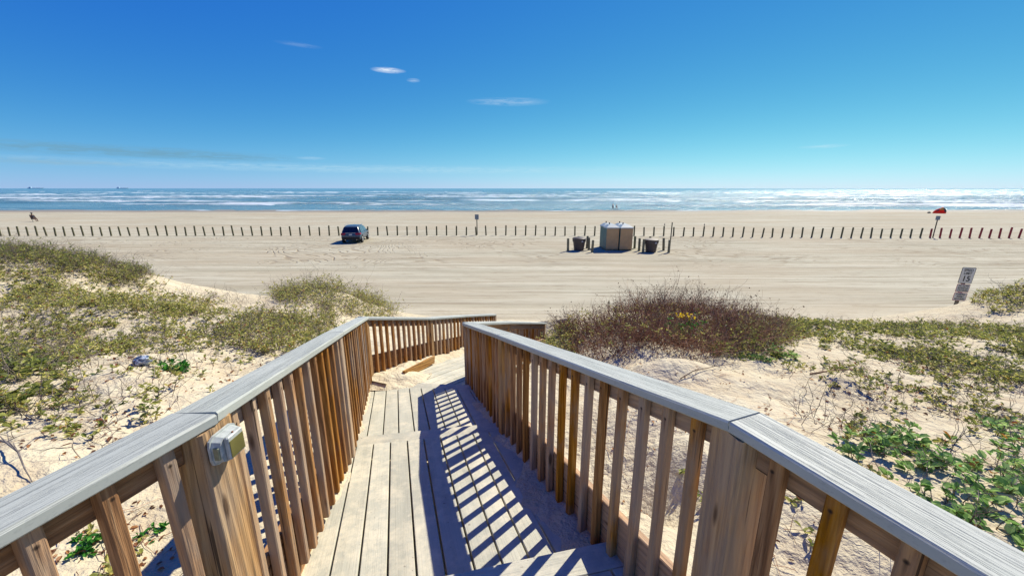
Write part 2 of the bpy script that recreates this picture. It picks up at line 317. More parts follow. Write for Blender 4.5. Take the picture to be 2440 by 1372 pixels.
# ------------------------------------------------------------------ wood materials (object X = along the grain)
def wood(name, c0, c1, c2, rough=.8, scale=1.0, bump=.004, weather=.5, spec=.2, nails=True):
    m, t, b = mat(name, rough, spec); tc = t('ShaderNodeTexCoord').outputs['Object']
    rnd = t('ShaderNodeObjectInfo').outputs['Random']
    off = t('ShaderNodeCombineXYZ', {0: t.m('MULTIPLY', rnd, 37.0), 1: t.m('MULTIPLY', rnd, 11.0), 2: t.m('MULTIPLY', rnd, 23.0)}).outputs[0]
    v = t('ShaderNodeVectorMath', {0: tc, 1: off}, operation='ADD').outputs[0]
    g = t.noise(t.map(v, (1.3*scale, 30*scale, 30*scale)), 1.0, 5, .6, 1.6)
    g2 = t.noise(t.map(v, (3*scale, 140*scale, 140*scale)), 1.0, 3, .7, .4)
    rg = t('ShaderNodeTexWave', {'Vector': t.map(v, (.7, 9, 9)), 'Scale': 2.2, 'Distortion': 5.0, 'Detail': 2.5, 'Detail Scale': .6}, wave_type='BANDS', bands_direction='DIAGONAL').outputs['Fac']
    base = t.ramp(g, [(.28, c0), (.5, c1), (.74, c2)])
    base = t.mix(t.m('MULTIPLY', t.ramp(rg, [(.15, 1.0), (.5, 0.0)]), .38), base, tuple(np.array(c0)*.75))
    base = t.mix(t.ramp(g2, [(.34, .55), (.46, 0.0)]), base, tuple(np.array(c0)*.45))
    wth = t.ramp(t.m('ADD', t.noise(t.map(v, (2.5, 7, 7)), 1.0, 4, .6), t.m('MULTIPLY', t.m('SUBTRACT', rnd, .5), .5)), [(.42, 0.0), (.68, weather)])
    base = t.mix(wth, base, (.30, .265, .215))
    hv = t('ShaderNodeHueSaturation', {'Value': t.m('ADD', .74, t.m('MULTIPLY', rnd, .44)), 'Saturation': t.m('ADD', .85, t.m('MULTIPLY', t.m('FRACT', t.m('MULTIPLY', rnd, 7.3)), .3)), 'Color': base})
    # knots
    vo = t('ShaderNodeTexVoronoi', {'Vector': t.map(v, (2.2, 9, 9)), 'Scale': 1.0}, feature='F1').outputs['Distance']
    kn = t.ramp(vo, [(.07, 1.0), (.13, 0.0)])
    col = t.mix(t.m('MULTIPLY', kn, .8), hv.outputs[0], (.07, .035, .018))
    if nails:
        sx_ = t('ShaderNodeSeparateXYZ', {0: tc}); lat = t.m('ABSOLUTE', t.m('ADD', sx_.outputs[2], t.m('MULTIPLY', t.m('SUBTRACT', rnd, .5), .012)))
        dx = t.m('SUBTRACT', sx_.outputs[0], t.m('ADD', .04, t.m('MULTIPLY', rnd, .012)))
        dn = t.m('SQRT', t.m('ADD', t.m('MULTIPLY', dx, dx), t.m('MULTIPLY', lat, lat)))
        st_ = t.m('MULTIPLY', t.m('MULTIPLY', t.m('GREATER_THAN', dx, 0.0), t.m('SUBTRACT', 1.0, t.m('MULTIPLY', dx, 14.0), clamp=True)), t.m('SUBTRACT', 1.0, t.m('MULTIPLY', lat, 150.0), clamp=True))
        col = t.mix(t.m('MULTIPLY', st_, .8), col, (.07, .035, .02)); col = t.mix(t.ramp(dn, [(.0035, 1.0), (.005, 0.0)]), col, (.02, .015, .012))
        chk = t.m('MULTIPLY', t.ramp(t.noise(t.map(v, (1.1, 60, 60)), 1.0, 2, .4, .3), [(.295, 1.0), (.315, 0.0)]), .85); col = t.mix(chk, col, (.035, .02, .012))
    t.l.new(col, b.inputs['Base Color'])
    hgt = t.m('ADD', g2, t.m('MULTIPLY', g, .8)); hgt = t.m('ADD', hgt, t.m('MULTIPLY', rg, .4))
    bp = t('ShaderNodeBump', {'Height': hgt, 'Distance': bump, 'Strength': .9}); t.l.new(bp.outputs[0], b.inputs['Normal'])
    return m
m_bal = wood('baluster_wood', (.23, .095, .025), (.42, .195, .055), (.56, .31, .11), weather=.62, spec=.1)
m_post = wood('post_wood', (.27, .13, .045), (.46, .26, .10), (.58, .37, .17), scale=.6, bump=.007)
m_rail = wood('rail_board_wood', (.26, .14, .07), (.40, .235, .125), (.52, .33, .19), weather=.35)
def composite(name, c0, c1, fleck, rough, groove, sand=0.0, spec=.4, bump=.0025):
    m, t, b = mat(name, rough, spec); tc = t('ShaderNodeTexCoord').outputs['Object']; rnd = t('ShaderNodeObjectInfo').outputs['Random']
    off = t('ShaderNodeCombineXYZ', {0: t.m('MULTIPLY', rnd, 31.0), 1: t.m('MULTIPLY', rnd, 5.0)}).outputs[0]
    v = t('ShaderNodeVectorMath', {0: tc, 1: off}, operation='ADD').outputs[0]
    a = t.noise(t.map(v, (1.5, 9, 9)), 1.0, 5, .6); ln = t.noise(t.map(v, (1.8, 190, 60)), 1.0, 4, .75, .5); sp = t.noise(t.map(v, (60, 190, 150)), 1.0, 3, .7)
    base = t.ramp(a, [(.3, c0), (.7, c1)])
    lm = t.ramp(ln, [(.38, 1.0), (.49, 0.0)])
    top = t.m('GREATER_THAN', t('ShaderNodeSeparateXYZ', {0: t('ShaderNodeTexCoord').outputs['Normal']}).outputs[2], .6)
    lm = t.m('MULTIPLY', lm, top)
    base = t.mix(t.m('MULTIPLY', lm, groove), base, fleck)
    base = t.mix(t.m('MULTIPLY', t.ramp(sp, [(.34, .8), (.45, 0)]), groove*.7), base, fleck)
    if sand:
        wd = t('ShaderNodeNewGeometry').outputs['Position']
        s1 = t.noise(wd, 2.6, 7, .72); s2 = t.noise(wd, 14, 6, .75)
        base = t.mix(t.m('MULTIPLY', t.ramp(t.m('ADD', t.m('MULTIPLY', s1, .6), t.m('MULTIPLY', s2, .4)), [(.46, 0.0), (.62, 1.0)]), sand), base, (.62, .56, .42))
        base = t.mix(t.ramp(t.noise(wd, 38, 4, .8), [(.62, 0.0), (.70, .5)]), base, (.66, .61, .48))
        base = t.mix(t.ramp(t.noise(wd, 22, 3, .7), [(.27, .7), (.33, 0.0)]), base, (.16, .13, .10))
    hv = t('ShaderNodeHueSaturation', {'Value': t.m('ADD', .92, t.m('MULTIPLY', rnd, .16)), 'Color': base}); t.l.new(hv.outputs[0], b.inputs['Base Color'])
    bp = t('ShaderNodeBump', {'Height': t.m('SUBTRACT', t.m('MULTIPLY', a, .2), t.m('MULTIPLY', lm, .8)), 'Distance': bump, 'Strength': .9}); t.l.new(bp.outputs[0], b.inputs['Normal'])
    return m
m_deck = composite('deck_board_composite', (.33, .325, .265), (.44, .43, .35), (.20, .195, .165), .75, .16, sand=.7, bump=.0007)
m_cap = composite('cap_rail_composite', (.32, .345, .315), (.41, .43, .39), (.13, .14, .135), .6, .42, bump=.0016)

def beam(name, p0, p1, w, th, m, parent=None, up=(0, 0, 1), cut0=0.0, cut1=0.0, ch=.004, seg=8, bow=0.0, twist=0.0):
    p0 = Vector(p0); p1 = Vector(p1); ax = (p1-p0); L = ax.length; ax.normalize(); up = Vector(up)
    sy = up.cross(ax).normalized(); uz = ax.cross(sy)
    V = []; hw = w/2; ht = th/2
    sec = [(-hw+ch, -ht), (hw-ch, -ht), (hw, -ht+ch), (hw, ht-ch), (hw-ch, ht), (-hw+ch, ht), (-hw, ht-ch), (-hw, -ht+ch)]
    b1, b2 = random.uniform(-bow, bow), random.uniform(-bow, bow); tw = random.uniform(-twist, twist)
    for k in range(seg+1):
        f = k/seg; x = L*f; bo = 4*f*(1-f); a = tw*f
        for y, z in sec:
            c_ = cut0*(1-f)+0 if f < .5 else 0
            xx = x+(cut0*y if k == 0 else 0)+(cut1*y if k == seg else 0)
            V.append((xx, y*math.cos(a)-z*math.sin(a)+b1*bo, z*math.cos(a)+y*math.sin(a)+b2*bo))
    F = [tuple(range(7, -1, -1)), tuple(seg*8+j for j in range(8))]
    for k in range(seg):
        for j in range(8): F.append((k*8+j, k*8+(j+1) % 8, k*8+8+(j+1) % 8, k*8+8+j))
    o = link(name, pymesh(name, V, F), m)
    M = Matrix((ax, sy, uz)).transposed().to_4x4(); M.translation = p0
    if parent is not None: o.matrix_world = M; o.parent = parent; o.matrix_parent_inverse = Matrix.Translation(-Vector(parent.location)); o.matrix_basis = M
    else: o.matrix_world = M
    return o
def lineint(p, d, a, b_):
    v = b_-a; Mx = np.array([d, -v]).T; k = np.linalg.solve(Mx, a-p); return p+d*k[0]
walk = empty('boardwalk', (-.5, 2.0, 3.4)); tag(walk, 'weathered grey plank walkway ramping down through the dunes between two railings', 'boardwalk')
def boards(org, d, n, r0, r1, pitch, la, lb, zf, gap=.011):
    k0 = math.ceil((r0)/pitch-.5); k1 = math.floor((r1)/pitch-.5)
    for k in range(k0, k1+1):
        ra, rb = k*pitch+gap/2, (k+1)*pitch-gap/2
        c = []
        for r_ in (ra, rb): c += [lineint(org+n*r_, d, *la), lineint(org+n*r_, d, *lb)]
        s0, e0 = (c[0]+c[2])/2, (c[1]+c[3])/2; wd = rb-ra
        if (e0-s0)@d < .08: continue
        s3_ = np.append(s0, zf(s0)-.014+random.uniform(-.0015, .0015)); e3 = np.append(e0, zf(e0)-.014+random.uniform(-.0015, .0015))
        # beam y axis = up x ax = left of travel = -n
        c0 = ((c[0]-c[2])@d)/wd; c1 = ((c[1]-c[3])@d)/wd
        beam('deck_board', s3_, e3, wd, .028, m_deck, walk, cut0=c0, cut1=c1, ch=.003, seg=4)
org1 = onplane(853.4, 1372, z1)[:2]
a_, b_ = stepL[:2], stepR[:2]; dst = (b_-a_)/np.linalg.norm(b_-a_)
j1a, j1b = j1L[:2], j1R[:2]; dj = (j1b-j1a)/np.linalg.norm(j1b-j1a); nj = np.array([-dj[1], dj[0]])
r_org = float(org1@N)
rL, rR = -.60-r_org, .93-r_org
boards(org1, D, N, rL, rR, .1415, (a_-dst*0-D*.05, b_-D*.05), (j1a, j1b), z1)
Lc = lambda p, z: np.append(p, z)
def cross(pa, pb, za, zb, w=.135): return beam('cross_board', Lc(pa, za-.014), Lc(pb, zb-.014), w, .028, m_deck, walk, ch=.003, seg=4)
pa, pb = j1a-dj*.12+nj*.075, j1b+dj*.06+nj*.075; cross(pa, pb, float(z1(pa)), float(z1(pb))+.004)
k2a, k2b = j2L[:2], j2R[:2]; dk = (k2b-k2a)/np.linalg.norm(k2b-k2a); nk = np.array([-dk[1], dk[0]])
org2 = org1+N*.071
boards(org2, D, N, rL-.02, rR-.12, .1415, (j1a+nj*.15, j1b+nj*.15), (k2a, k2b), z2)
pa, pb = k2a-dk*.1+nk*.075, k2b+dk*.08+nk*.075; cross(pa, pb, float(z2(pa)), float(z2(pb)))
q0 = k2b+nk*.15; boards(q0, E, M3, -1.22, .06, .1415, (k2a-dk*.3+nk*.15, k2b+nk*.15), (np.array([-1.5, 9.6]), np.array([1.5, 8.5])), z3)
# upper landing with its own boards, a short step above the ramp
ndst = np.array([-dst[1], dst[0]])
pa, pb = a_-dst*.95-ndst*.07, b_+dst*.10-ndst*.07
beam('cross_board', Lc(pa, Z0-.014), Lc(pb, Z0-.014), .14, .028, m_deck, walk, ch=.003, seg=4)
beam('riser_board', Lc(pa+ndst*.055, Z0-.08), Lc(pb+ndst*.055, Z0-.08), .028, .10, m_rail, walk, ch=.003, seg=4)
boards(org1+N*.03, D, N, rL-.25, rR+.25, .1415, (np.array([-1., -1.2]), np.array([1., -1.2])), (a_-ndst*.146, b_-ndst*.146), lambda p: Z0)

# ------------------------------------------------------------------ railings
def railing(name, label, pts, side, post_at, big):
    P3 = [np.array(p) for p in pts]; root = empty(name, tuple(P3[1][:2])+(float(deckz(*P3[1][:2])),)); tag(root, label, 'railing', )
    n2 = []
    for a, b_ in zip(P3[:-1], P3[1:]):
        v = (b_-a)[:2]; v = v/np.linalg.norm(v); n2.append(np.array([-v[1], v[0]])*side)   # outward
    def mit(i, off):
        if i == 0: n = n2[0]; return P3[0][:2]+n*off
        if i == len(P3)-1: n = n2[-1]; return P3[-1][:2]+n*off
        n = n2[i-1]+n2[i]; n = n/np.linalg.norm(n); return P3[i][:2]+n*off/max(.4, n@n2[i])
    for i in range(len(P3)-1):
        a, b_ = P3[i], P3[i+1]; n = n2[i]; v = (b_-a)[:2]; L = np.linalg.norm(v); v = v/L
        ca, cb = mit(i, .058), mit(i+1, .058)
        # cap with mitred ends; beam y axis points to the left of travel
        def cut(j):
            if j == 0 or j == len(P3)-1: return 0.0
            k = n2[j-1]+n2[j]; k = k/np.linalg.norm(k); lt = np.array([-v[1], v[0]])
            if k@lt < 0: k = -k
            return (k@v)/(k@lt)
        g = v*.0015
        Zc = lambda p, z: np.append(p, z-.018)
        beam('cap_rail', Zc(ca+g, a[2]), Zc(cb-g, b_[2]), .142, .036, m_cap, root, cut0=cut(i), cut1=cut(i+1), ch=.006, seg=6)
        ra, rb = mit(i, .062), mit(i+1, .062)
        beam('top_rail', np.append(ra+v*.02, a[2]-.088), np.append(rb-v*.02, b_[2]-.088), .036, .092, m_rail, root, seg=6, bow=.003)
        za, zb = float(deckz(*a[:2]+v*.02)), float(deckz(*b_[:2]-v*.02))
        if i >= len(P3)-1-99:
            la, lb = mit(i, .064), mit(i+1, .064)
            for k, (o0, o1) in enumerate(((.235, .0), (.085, .0), (-.065, 0.0))):
                beam('side_board', np.append(la+v*.02, za+o0), np.append(lb-v*.02, zb+o0), .036, .145, m_rail, root, seg=6, bow=.003)
        nb = max(2, int(round(L/.137))); 
        for k in range(1, nb):
            f = k/nb; p = a+(b_-a)*f; c = p[:2]+n*.024
            dz = (a[2]+(b_[2]-a[2])*f); zb_ = za+(zb-za)*f
            jt = random.uniform(-.004, .004)
            beam('baluster', np.append(c+v*jt, dz-.039), np.append(c, zb_+random.uniform(.0, .03)), .038, .038, m_bal, root, up=(v[0]+random.uniform(-.06, .06), v[1], 0), ch=.0045, seg=6, bow=.0035, twist=.06)
    for i in post_at:
        p = P3[i]; wd = .128 if i in big else .088; n = n2[min(i, len(n2)-1)]
        if 0 < i < len(n2): n = n2[i-1]+n2[i]; n = n/np.linalg.norm(n)
        c = p[:2]+n*(.048 if wd < .1 else .058)
        if i in big and side < 0: n = np.array([n[0]*math.cos(-.22)-n[1]*math.sin(-.22), n[0]*math.sin(-.22)+n[1]*math.cos(-.22)])
        beam('post', np.append(c, min(float(deckz(*p[:2])), float(terrain(np.array([p[0]]), np.array([p[1]]))[0]))-.35), np.append(c, p[2]-.037), wd, wd, m_post, root, up=(n[0], n[1], 0), ch=.007, seg=8, bow=.002)
    return root
rl = railing('wooden_railing', 'left wooden railing, the one carrying the small solar light', LEFT, 1, [0, 1, 2, 3, 4, 5, 6], [1])
rr = railing('wooden_railing', 'right wooden railing whose baluster shadows fall across the walkway', RIGHT, -1, [0, 1, 2, 3, 4, 5], [1])

# sand blown onto the deck edges
def drift(name, pts, side, zf, wmax, seed, hmax=.06, inset=0.0):
    pts = [np.array(p, float) for p in pts]; S = []; 
    for a, b_ in zip(pts[:-1], pts[1:]):
        n = max(2, int(np.linalg.norm(b_-a)/.03)); S += [a+(b_-a)*k/n for k in range(n)]
    S.append(pts[-1]); S = np.array(S); T = np.gradient(S, axis=0); T /= np.linalg.norm(T, axis=1)[:, None]; Nn = np.stack([T[:, 1], -T[:, 0]], -1)*side
    m = 14; K = np.linspace(0, 1, m); s = np.arange(len(S))*.03
    wv = wmax*(.55+1.5*fbm(s, s*0+seed, 1.6, 3)+.5*fbm(s, s*0+seed, 7, 2, 3)); wv = np.clip(wv, .03, None)
    X = S[:, None, 0]+Nn[:, None, 0]*(K[None]*wv[:, None]-.10); Y = S[:, None, 1]+Nn[:, None, 1]*(K[None]*wv[:, None]-.10)
    hh = hmax*(.7+2.0*fbm(X, Y, 3.5, 3, seed))*(1-K[None]**1.6)+fbm(X, Y, 16, 2, 2)*.016*(1-K[None])
    edge = np.minimum(1, np.minimum(s, s[-1]-s)/.12)[:, None]
    Zd = zf(np.stack([X, Y], -1)); Z = Zd+np.maximum(hh, 0)*edge-.006*K[None]-.003
    a, b2 = X.shape; ii, jj = np.meshgrid(np.arange(b2-1), np.arange(a-1)); q = (jj*b2+ii).ravel()
    o = link(name, npmesh(name, np.stack([X, Y, Z], -1).reshape(-1, 3), np.stack([q, q+1, q+1+b2, q+b2], -1), smooth=True), m_sand); tag(o, kind='structure'); return o
zcl = lambda p: z1(p)
LP = lambda i: np.array(LEFT[i][:2]); RP = lambda i: np.array(RIGHT[i][:2])
drift('sand_drift', [LP(1)+(LP(2)-LP(1))*.08, LP(2)], 1, z1, .17, 1.0, .05)
drift('sand_drift', [LP(2), LP(3)+(LP(2)-LP(3))*.02], 1, z2, .16, 2.0, .05)
drift('sand_drift', [RP(1)+(RP(2)-RP(1))*.25, RP(2)], -1, z1, .42, 3.3, .07)
drift('sand_drift', [RP(2), RP(2)+(RP(3)-RP(2))*.55], -1, z2, .34, 4.0, .08)
drift('sand_drift', [LP(3)+np.array([.02, -.12]), LP(3)+np.array([.1, .1]), LP(4), LP(5)], 1, z3, .55, 7.2, .10)
def mound(cx, cy, rx, ry, h, z0, sx_, sy_):
    m = 40; X, Y = np.meshgrid(np.linspace(-1, 1, m), np.linspace(-1, 1, m)); d2 = X**2+Y**2; x = cx+X*rx; y = cy+Y*ry
    Z = z0+sx_*(x-cx)+sy_*(y-cy)+h*(np.clip(1-d2, -.6, 1))*(1+1.6*fbm(x, y, 4, 3, 2))+fbm(x, y, 18, 2)*.012-.004
    ii, jj = np.meshgrid(np.arange(m-1), np.arange(m-1)); q = (jj*m+ii).ravel()
    o = link('sand_drift', npmesh('sand_drift', np.stack([x, y, Z], -1).reshape(-1, 3), np.stack([q, q+1, q+1+m, q+m], -1), smooth=True), m_sand); tag(o, kind='structure')
mound(-1.66, 4.84, .50, .36, .085, 2.985, 0, -.1); mound(-1.62, 5.42, .20, .58, .12, 2.82, 0, -.27)
# timber edging along the landing
t0 = onplane(962, 902, z3); t1 = onplane(1034, 868, z3)
edg = beam('timber_edging', (t0[0], t0[1], t0[2]+.05), (t1[0], t1[1], t1[2]+.09), .038, .12, m_post, None, ch=.004)
tag(edg, 'short timber board holding back sand beside the landing', 'edging board')

# ------------------------------------------------------------------ solar light on the left post
m_wp = flat('weathered_white_plastic', (.38, .41, .39), .5, .4, .25, 40); m_amb = flat('amber_panel', (.13, .12, .035), .3, .5, .2, 20); m_lens = flat('cloudy_lens', (.20, .21, .13), .35, .5, .3, 60); m_rust = flat('rust', (.25, .06, .01), .8, .1, .3, 60)
pL = np.array(LEFT[1]); va = np.array(LEFT[1][:2])-np.array(LEFT[0][:2]); vb = np.array(LEFT[2][:2])-np.array(LEFT[1][:2]); va /= np.linalg.norm(va); vb /= np.linalg.norm(vb)
nn = np.array([va[1], -va[0]])+np.array([vb[1], -vb[0]]); nn /= np.linalg.norm(nn)
lp = pL[:2]-nn*(.058)+nn*.0695
sol = empty('solar_light', (lp[0], lp[1], pL[2]-.105), math.atan2(nn[1], nn[0])-math.pi/2)   # local +y = out of the post, x along post face
sol.scale = (.9, .9, .9); tag(sol, 'small weathered white solar light fixed to the near left post below the cap rail', 'solar light')
def capsule(x0, x1, hz, y0, y1, n=7, tp=.0):
    V = []
    for y, k in ((y0, 1.0), (y1, 1-tp)):
        pr = [(x0*k+ (0), -hz*.45*k), (x0*k*.92, -hz*.8*k), (x0*k*.6, -hz*k), (x1*k*.6, -hz*k), (x1*k*.92, -hz*.8*k), (x1*k, -hz*.45*k), (x1*k, hz*.45*k), (x1*k*.92, hz*.8*k), (x1*k*.6, hz*k), (x0*k*.6, hz*k), (x0*k*.92, hz*.8*k), (x0*k, hz*.45*k)]
        V += [(x, y, z) for x, z in pr]
    F = [tuple(range(11, -1, -1)), tuple(range(12, 24))]+[(j, (j+1) % 12, 12+(j+1) % 12, 12+j) for j in range(12)]
    return V, F
mb = MB(); mb.add(*capsule(-.062, .062, .055, 0, .008)); mb.build('back_plate', m_wp, sol)
mb = MB(); mb.add(*capsule(-.056, .056, .05, .008, .036, tp=.1)); 
mb.box(-.036, .036, .036, .052, -.04, .046, .004); hb_ = mb.build('housing', m_wp, sol)
mb = MB(); mb.box(-.031, .031, .0525, .0545, -.032, .030); mb.build('amber_panel', m_amb, sol)
mb = MB(); mb.box(-.058, -.050, .012, .032, -.026, .022, .002); mb.build('side_lens', m_lens, sol)
mb = MB(); mb.box(.050, .058, .012, .032, -.026, .022, .002); mb.build('side_lens', m_lens, sol)
mb = MB(); mb.lathe([(.0035, 0), (.0035, .003), (.001, .005)], 8, (.0, .043, .0455)); mb.build('screw', m_rust, sol)

# ------------------------------------------------------------------ bollards
m_bol = flat('bollard_wood', (.12, .115, .065), .85, .1, .35, 5); m_red = flat('red_painted_wood', (.30, .035, .04), .6, .3, .3, 5); m_near = flat('grey_timber', (.21, .19, .12), .85, .1, .35, 6)
def postmesh(r, h, m):
    mb = MB(); mb.lathe([(r*1.02, -.3), (r*1.02, 0), (r, .2), (r*.98, h-.03), (r*.82, h)], 10); me = pymesh('bollard', mb.V, mb.F); me.materials.append(m); return me
bm_g = postmesh(.085, 1.15, m_bol); bm_r = postmesh(.09, 1.16, m_red); bm_n = postmesh(.11, 1.12, m_near)
def bol(me, p, label, group, sc=1.0):
    o = bpy.data.objects.new('bollard', me); COL.objects.link(o); o.location = (p[0], p[1], float(terrain(np.array([p[0]]), np.array([p[1]]))[0])); o.rotation_euler = (R(random.uniform(-3, 3)), R(random.uniform(-2.6, 2.6)), random.uniform(0, 6)); o.scale = (1, 1, sc)
    tag(o, label, 'bollard', group); return o
px = 2.5; tops = {}
while px < 2440:
    py = float(np.interp(px, [0, 1200, 1600, 1800, 2440], [562.5, 561, 562.5, 565, 567.5]))
    g = ground(px, py)
    red = px > 2214
    lb = 'x'
    o = bol(bm_r if red else bm_g, g, lb, 'red bollards of the beach row' if red else 'grey-green bollards of the beach row', random.uniform(.88, 1.08)); tops[px] = o
    px += min(23.5, 21.7+px/1100*1.9)
def nth(n):
    if n == 1: return 'first'
    if n == 2: return 'second'
    return str(n)+('th' if 10 < n % 100 < 14 else {1: 'st', 2: 'nd', 3: 'rd'}.get(n % 10, 'th'))
AN = [(0, 1, 'from the left edge of the photo'), (815, -1, 'to the left of the parked car'), (890, 1, 'to the right of the parked car'), (1126, -1, 'to the left of the one behind the grey sign'), (1145, 1, 'to the right of the one beside the grey sign'),
      (1430, -1, 'to the left of the portable toilets'), (1507, 1, 'to the right of the portable toilets'), (1597, 1, 'to the right of the thin pole'), (2214, -1, 'to the left of the first red bollard')]
kk = sorted(tops)
for p_ in kk:
    o = tops[p_]
    if p_ > 2214: o['label'] = nth(len([q for q in kk if 2214 < q <= p_]))+' dark red painted bollard from the left in the red group at right'; continue
    if 815 <= p_ <= 890: o['label'] = 'grey-green bollard '+('half hidden behind the parked car at its left' if p_ < 838 else 'behind the parked car at its centre' if p_ < 866 else 'peeking out at the right side of the parked car'); continue
    if 1430 < p_ < 1507: o['label'] = 'grey-green bollard hidden behind the portable toilets, number %s from their left side' % nth(len([q for q in kk if 1430 < q <= p_])); continue
    if 1126 < p_ < 1148: o['label'] = 'grey-green bollard standing at the foot of the grey sign post'; continue
    best = None
    for a, s_, w_ in AN:
        if (p_-a)*s_ >= 0:
            n_ = len([q for q in kk if min(a, p_) <= q <= max(a, p_)])
            if best is None or n_ < best[0]: best = (n_, w_)
    o['label'] = 'grey-green wooden bollard, '+nth(best[0])+' '+best[1]
for (bx, by, lb) in [(1353.2, 598.6, 'thick grey timber post left of the left-hand trash bin'), (1398.3, 591.5, 'farthest of three timber posts between left trash bin and toilets'), (1403, 595.7, 'middle of three timber posts between left trash bin and toilets'),
                 (1410.8, 601, 'nearest of three timber posts between left trash bin and toilets'), (1511.8, 592, 'farthest of three timber posts between toilets and right trash bin'), (1522.5, 598, 'middle of three timber posts between toilets and right trash bin'),
                 (1532, 601.6, 'timber post just left of the right-hand trash bin'), (1580.8, 596.9, 'farther timber post right of the right-hand trash bin'), (1593.2, 602, 'timber post right of the right trash bin at foot of the thin pole'),
                 (1378, 590, 'timber post peeking over the left-hand trash bin'), (1548, 593, 'timber post peeking over the right-hand trash bin')]:
    bol(bm_n, ground(bx, by), lb, 'timber posts around the toilets and bins', random.uniform(.96, 1.06))
# birds
m_bird = flat('bird_feathers', (.05, .05, .055), .8, .1); m_beak = flat('beak', (.3, .18, .03))
def bird(o, lb):
    z = o.location.z+1.15*o.scale[2]; r = empty('bird', (o.location.x, o.location.y, z), R(70)); tag(r, lb, 'bird')
    mb = MB(); mb.tube([(-.20, 0, .10), (-.12, 0, .12), (-.02, 0, .15), (.07, 0, .18), (.10, 0, .24), (.12, 0, .285), (.155, 0, .28)], [.012, .04, .062, .055, .032, .036, .012], 8); mb.build('body', m_bird, r, True)
    for y in (-.025, .025): m2 = MB(); m2.tube([(0, y, .0), (0, y, .12)], .007, 5); m2.build('leg', m_beak, r)
    m3 = MB(); m3.tube([(.15, 0, .28), (.20, 0, .27)], [.010, .003], 5); m3.build('beak', m_beak, r)
ks = np.array(list(tops)); bird(tops[ks[np.argmin(abs(ks-1576))]], 'small dark bird perched on the bollard just right of the toilets')
bird(tops[ks[np.argmin(abs(ks-1671))]], 'small dark bird perched on a bollard right of the thin pole')

# ------------------------------------------------------------------ signs
m_sgray = flat('sign_back_metal', (.20, .23, .25), .5, .4, .1); m_swhite = flat('sign_face', (.62, .62, .56), .5, .4, .05); m_black = flat('sign_black', (.02, .025, .025), .5, .3); m_sred = flat('sign_red', (.42, .10, .11), .5, .3); m_pole = flat('sign_post_wood', (.20, .17, .12), .85, .1, .3, 8); m_dpole = flat('dark_post', (.06, .06, .045), .8, .1)
def text(body, size, loc, parent, m, name='lettering', sx=1.0, bold=.0):
    cu = bpy.data.curves.new('lettering', 'FONT'); cu.body = body; cu.size = size; cu.align_x = 'CENTER'; cu.align_y = 'CENTER'; cu.extrude = .001; cu.offset = bold
    tmp = bpy.data.objects.new('tmp', cu); COL.objects.link(tmp); me = bpy.data.meshes.new_from_object(tmp.evaluated_get(bpy.context.evaluated_depsgraph_get())); bpy.data.objects.remove(tmp)
    me.materials.clear(); o = link(name, me, m, parent); o.location = loc; o.rotation_euler = (math.pi/2, 0, 0); o.scale = (sx, 1, 1); return o
def rrect(mb, w, h, cz, y0, y1, r):
    pts = []
    for cx, cz_, a0 in ((w/2-r, h/2-r, 0), (-w/2+r, h/2-r, 90), (-w/2+r, -h/2+r, 180), (w/2-r, -h/2+r, 270)):
        for k in range(4): a = R(a0+30*k); pts.append((cx+r*math.cos(a), cz_+r*math.sin(a)+cz))
    n = len(pts); V = [(x, y0, z) for x, z in pts]+[(x, y1, z) for x, z in pts]
    return mb.add(V, [tuple(range(n)), tuple(range(2*n-1, n-1, -1))]+[(i, (i+1) % n, n+(i+1) % n, n+i) for i in range(n)])
def panel(w, h, cz, parent, rim, face, name='sign_panel'):
    mb = MB(); rrect(mb, w, h, cz, -.004, 0, .04); p = mb.build(name, rim, parent)
    mb = MB(); rrect(mb, w-.035, h-.035, cz, -.007, -.0042, .03); f = mb.build('sign_face', face, p); return p
sp_ = P(2270, 757, 17.15); sb = np.array([sp_[0], sp_[1], 0.0]); sz = float(terrain(sb[:1], sb[1:2])[0])
sg = empty('speed_limit_sign', (sb[0], sb[1], sz), R(-6)); sg.rotation_euler = (0, R(2.5), R(-6)); tag(sg, 'speed limit 15 sign above two red-edged notices on a wooden post', 'sign')
top_z = 5.5-.19*17.1
mb = MB(); mb.box(-.05, .05, 0.004, .094, -.5, top_z-sz-.05, .006); mb.build('post', m_pole, sg)
z_t = top_z-sz; c1 = z_t-.35; c2 = z_t-.70-.03-.18; c3 = c2-.36-.02
panel(.54, .70, c1, sg, m_black, m_swhite); panel(.52, .36, c2, sg, m_sred, m_swhite); panel(.52, .36, c3, sg, m_sred, m_swhite)
text('SPEED', .155, (0, -.009, c1+.225), sg, m_black, sx=.86, bold=.003); text('LIMIT', .145, (0, -.009, c1+.085), sg, m_black, sx=.92, bold=.003); text('15', .33, (0, -.009, c1-.15), sg, m_black, bold=.006)
for i, s_ in enumerate(['NO GLASS', 'BEVERAGE', 'CONTAINERS']): text(s_, .095, (0, -.009, c2+.10-.10*i), sg, m_black, sx=.74 if i == 2 else .9, bold=.002)
for i, s_ in enumerate(['PARKING', 'PERMIT', 'REQUIRED']): text(s_, .095, (0, -.009, c3+.10-.10*i), sg, m_black, sx=.9, bold=.002)
def smallsign(px_, py_, top, w_, h_, lb, rz=0):
    g = ground(px_, py_); r_ = ray(px_, top); Y = g[1]; zt = H+r_[2]/r_[1]*Y
    s = empty('beach_sign', (g[0], g[1], 0), rz); tag(s, lb, 'sign')
    mb = MB(); mb.box(-.05, .05, .0, .09, -.4, zt-.1, .005); mb.build('post', m_dpole, s)
    mb = MB(); rrect(mb, w_, h_, zt-h_/2, -.01, -.002, .04); mb.build('sign_panel', m_sgray, s)
smallsign(1137, 560.3, 511, .46, .60, 'grey sign panel on a post in the bollard row right of the parked car')
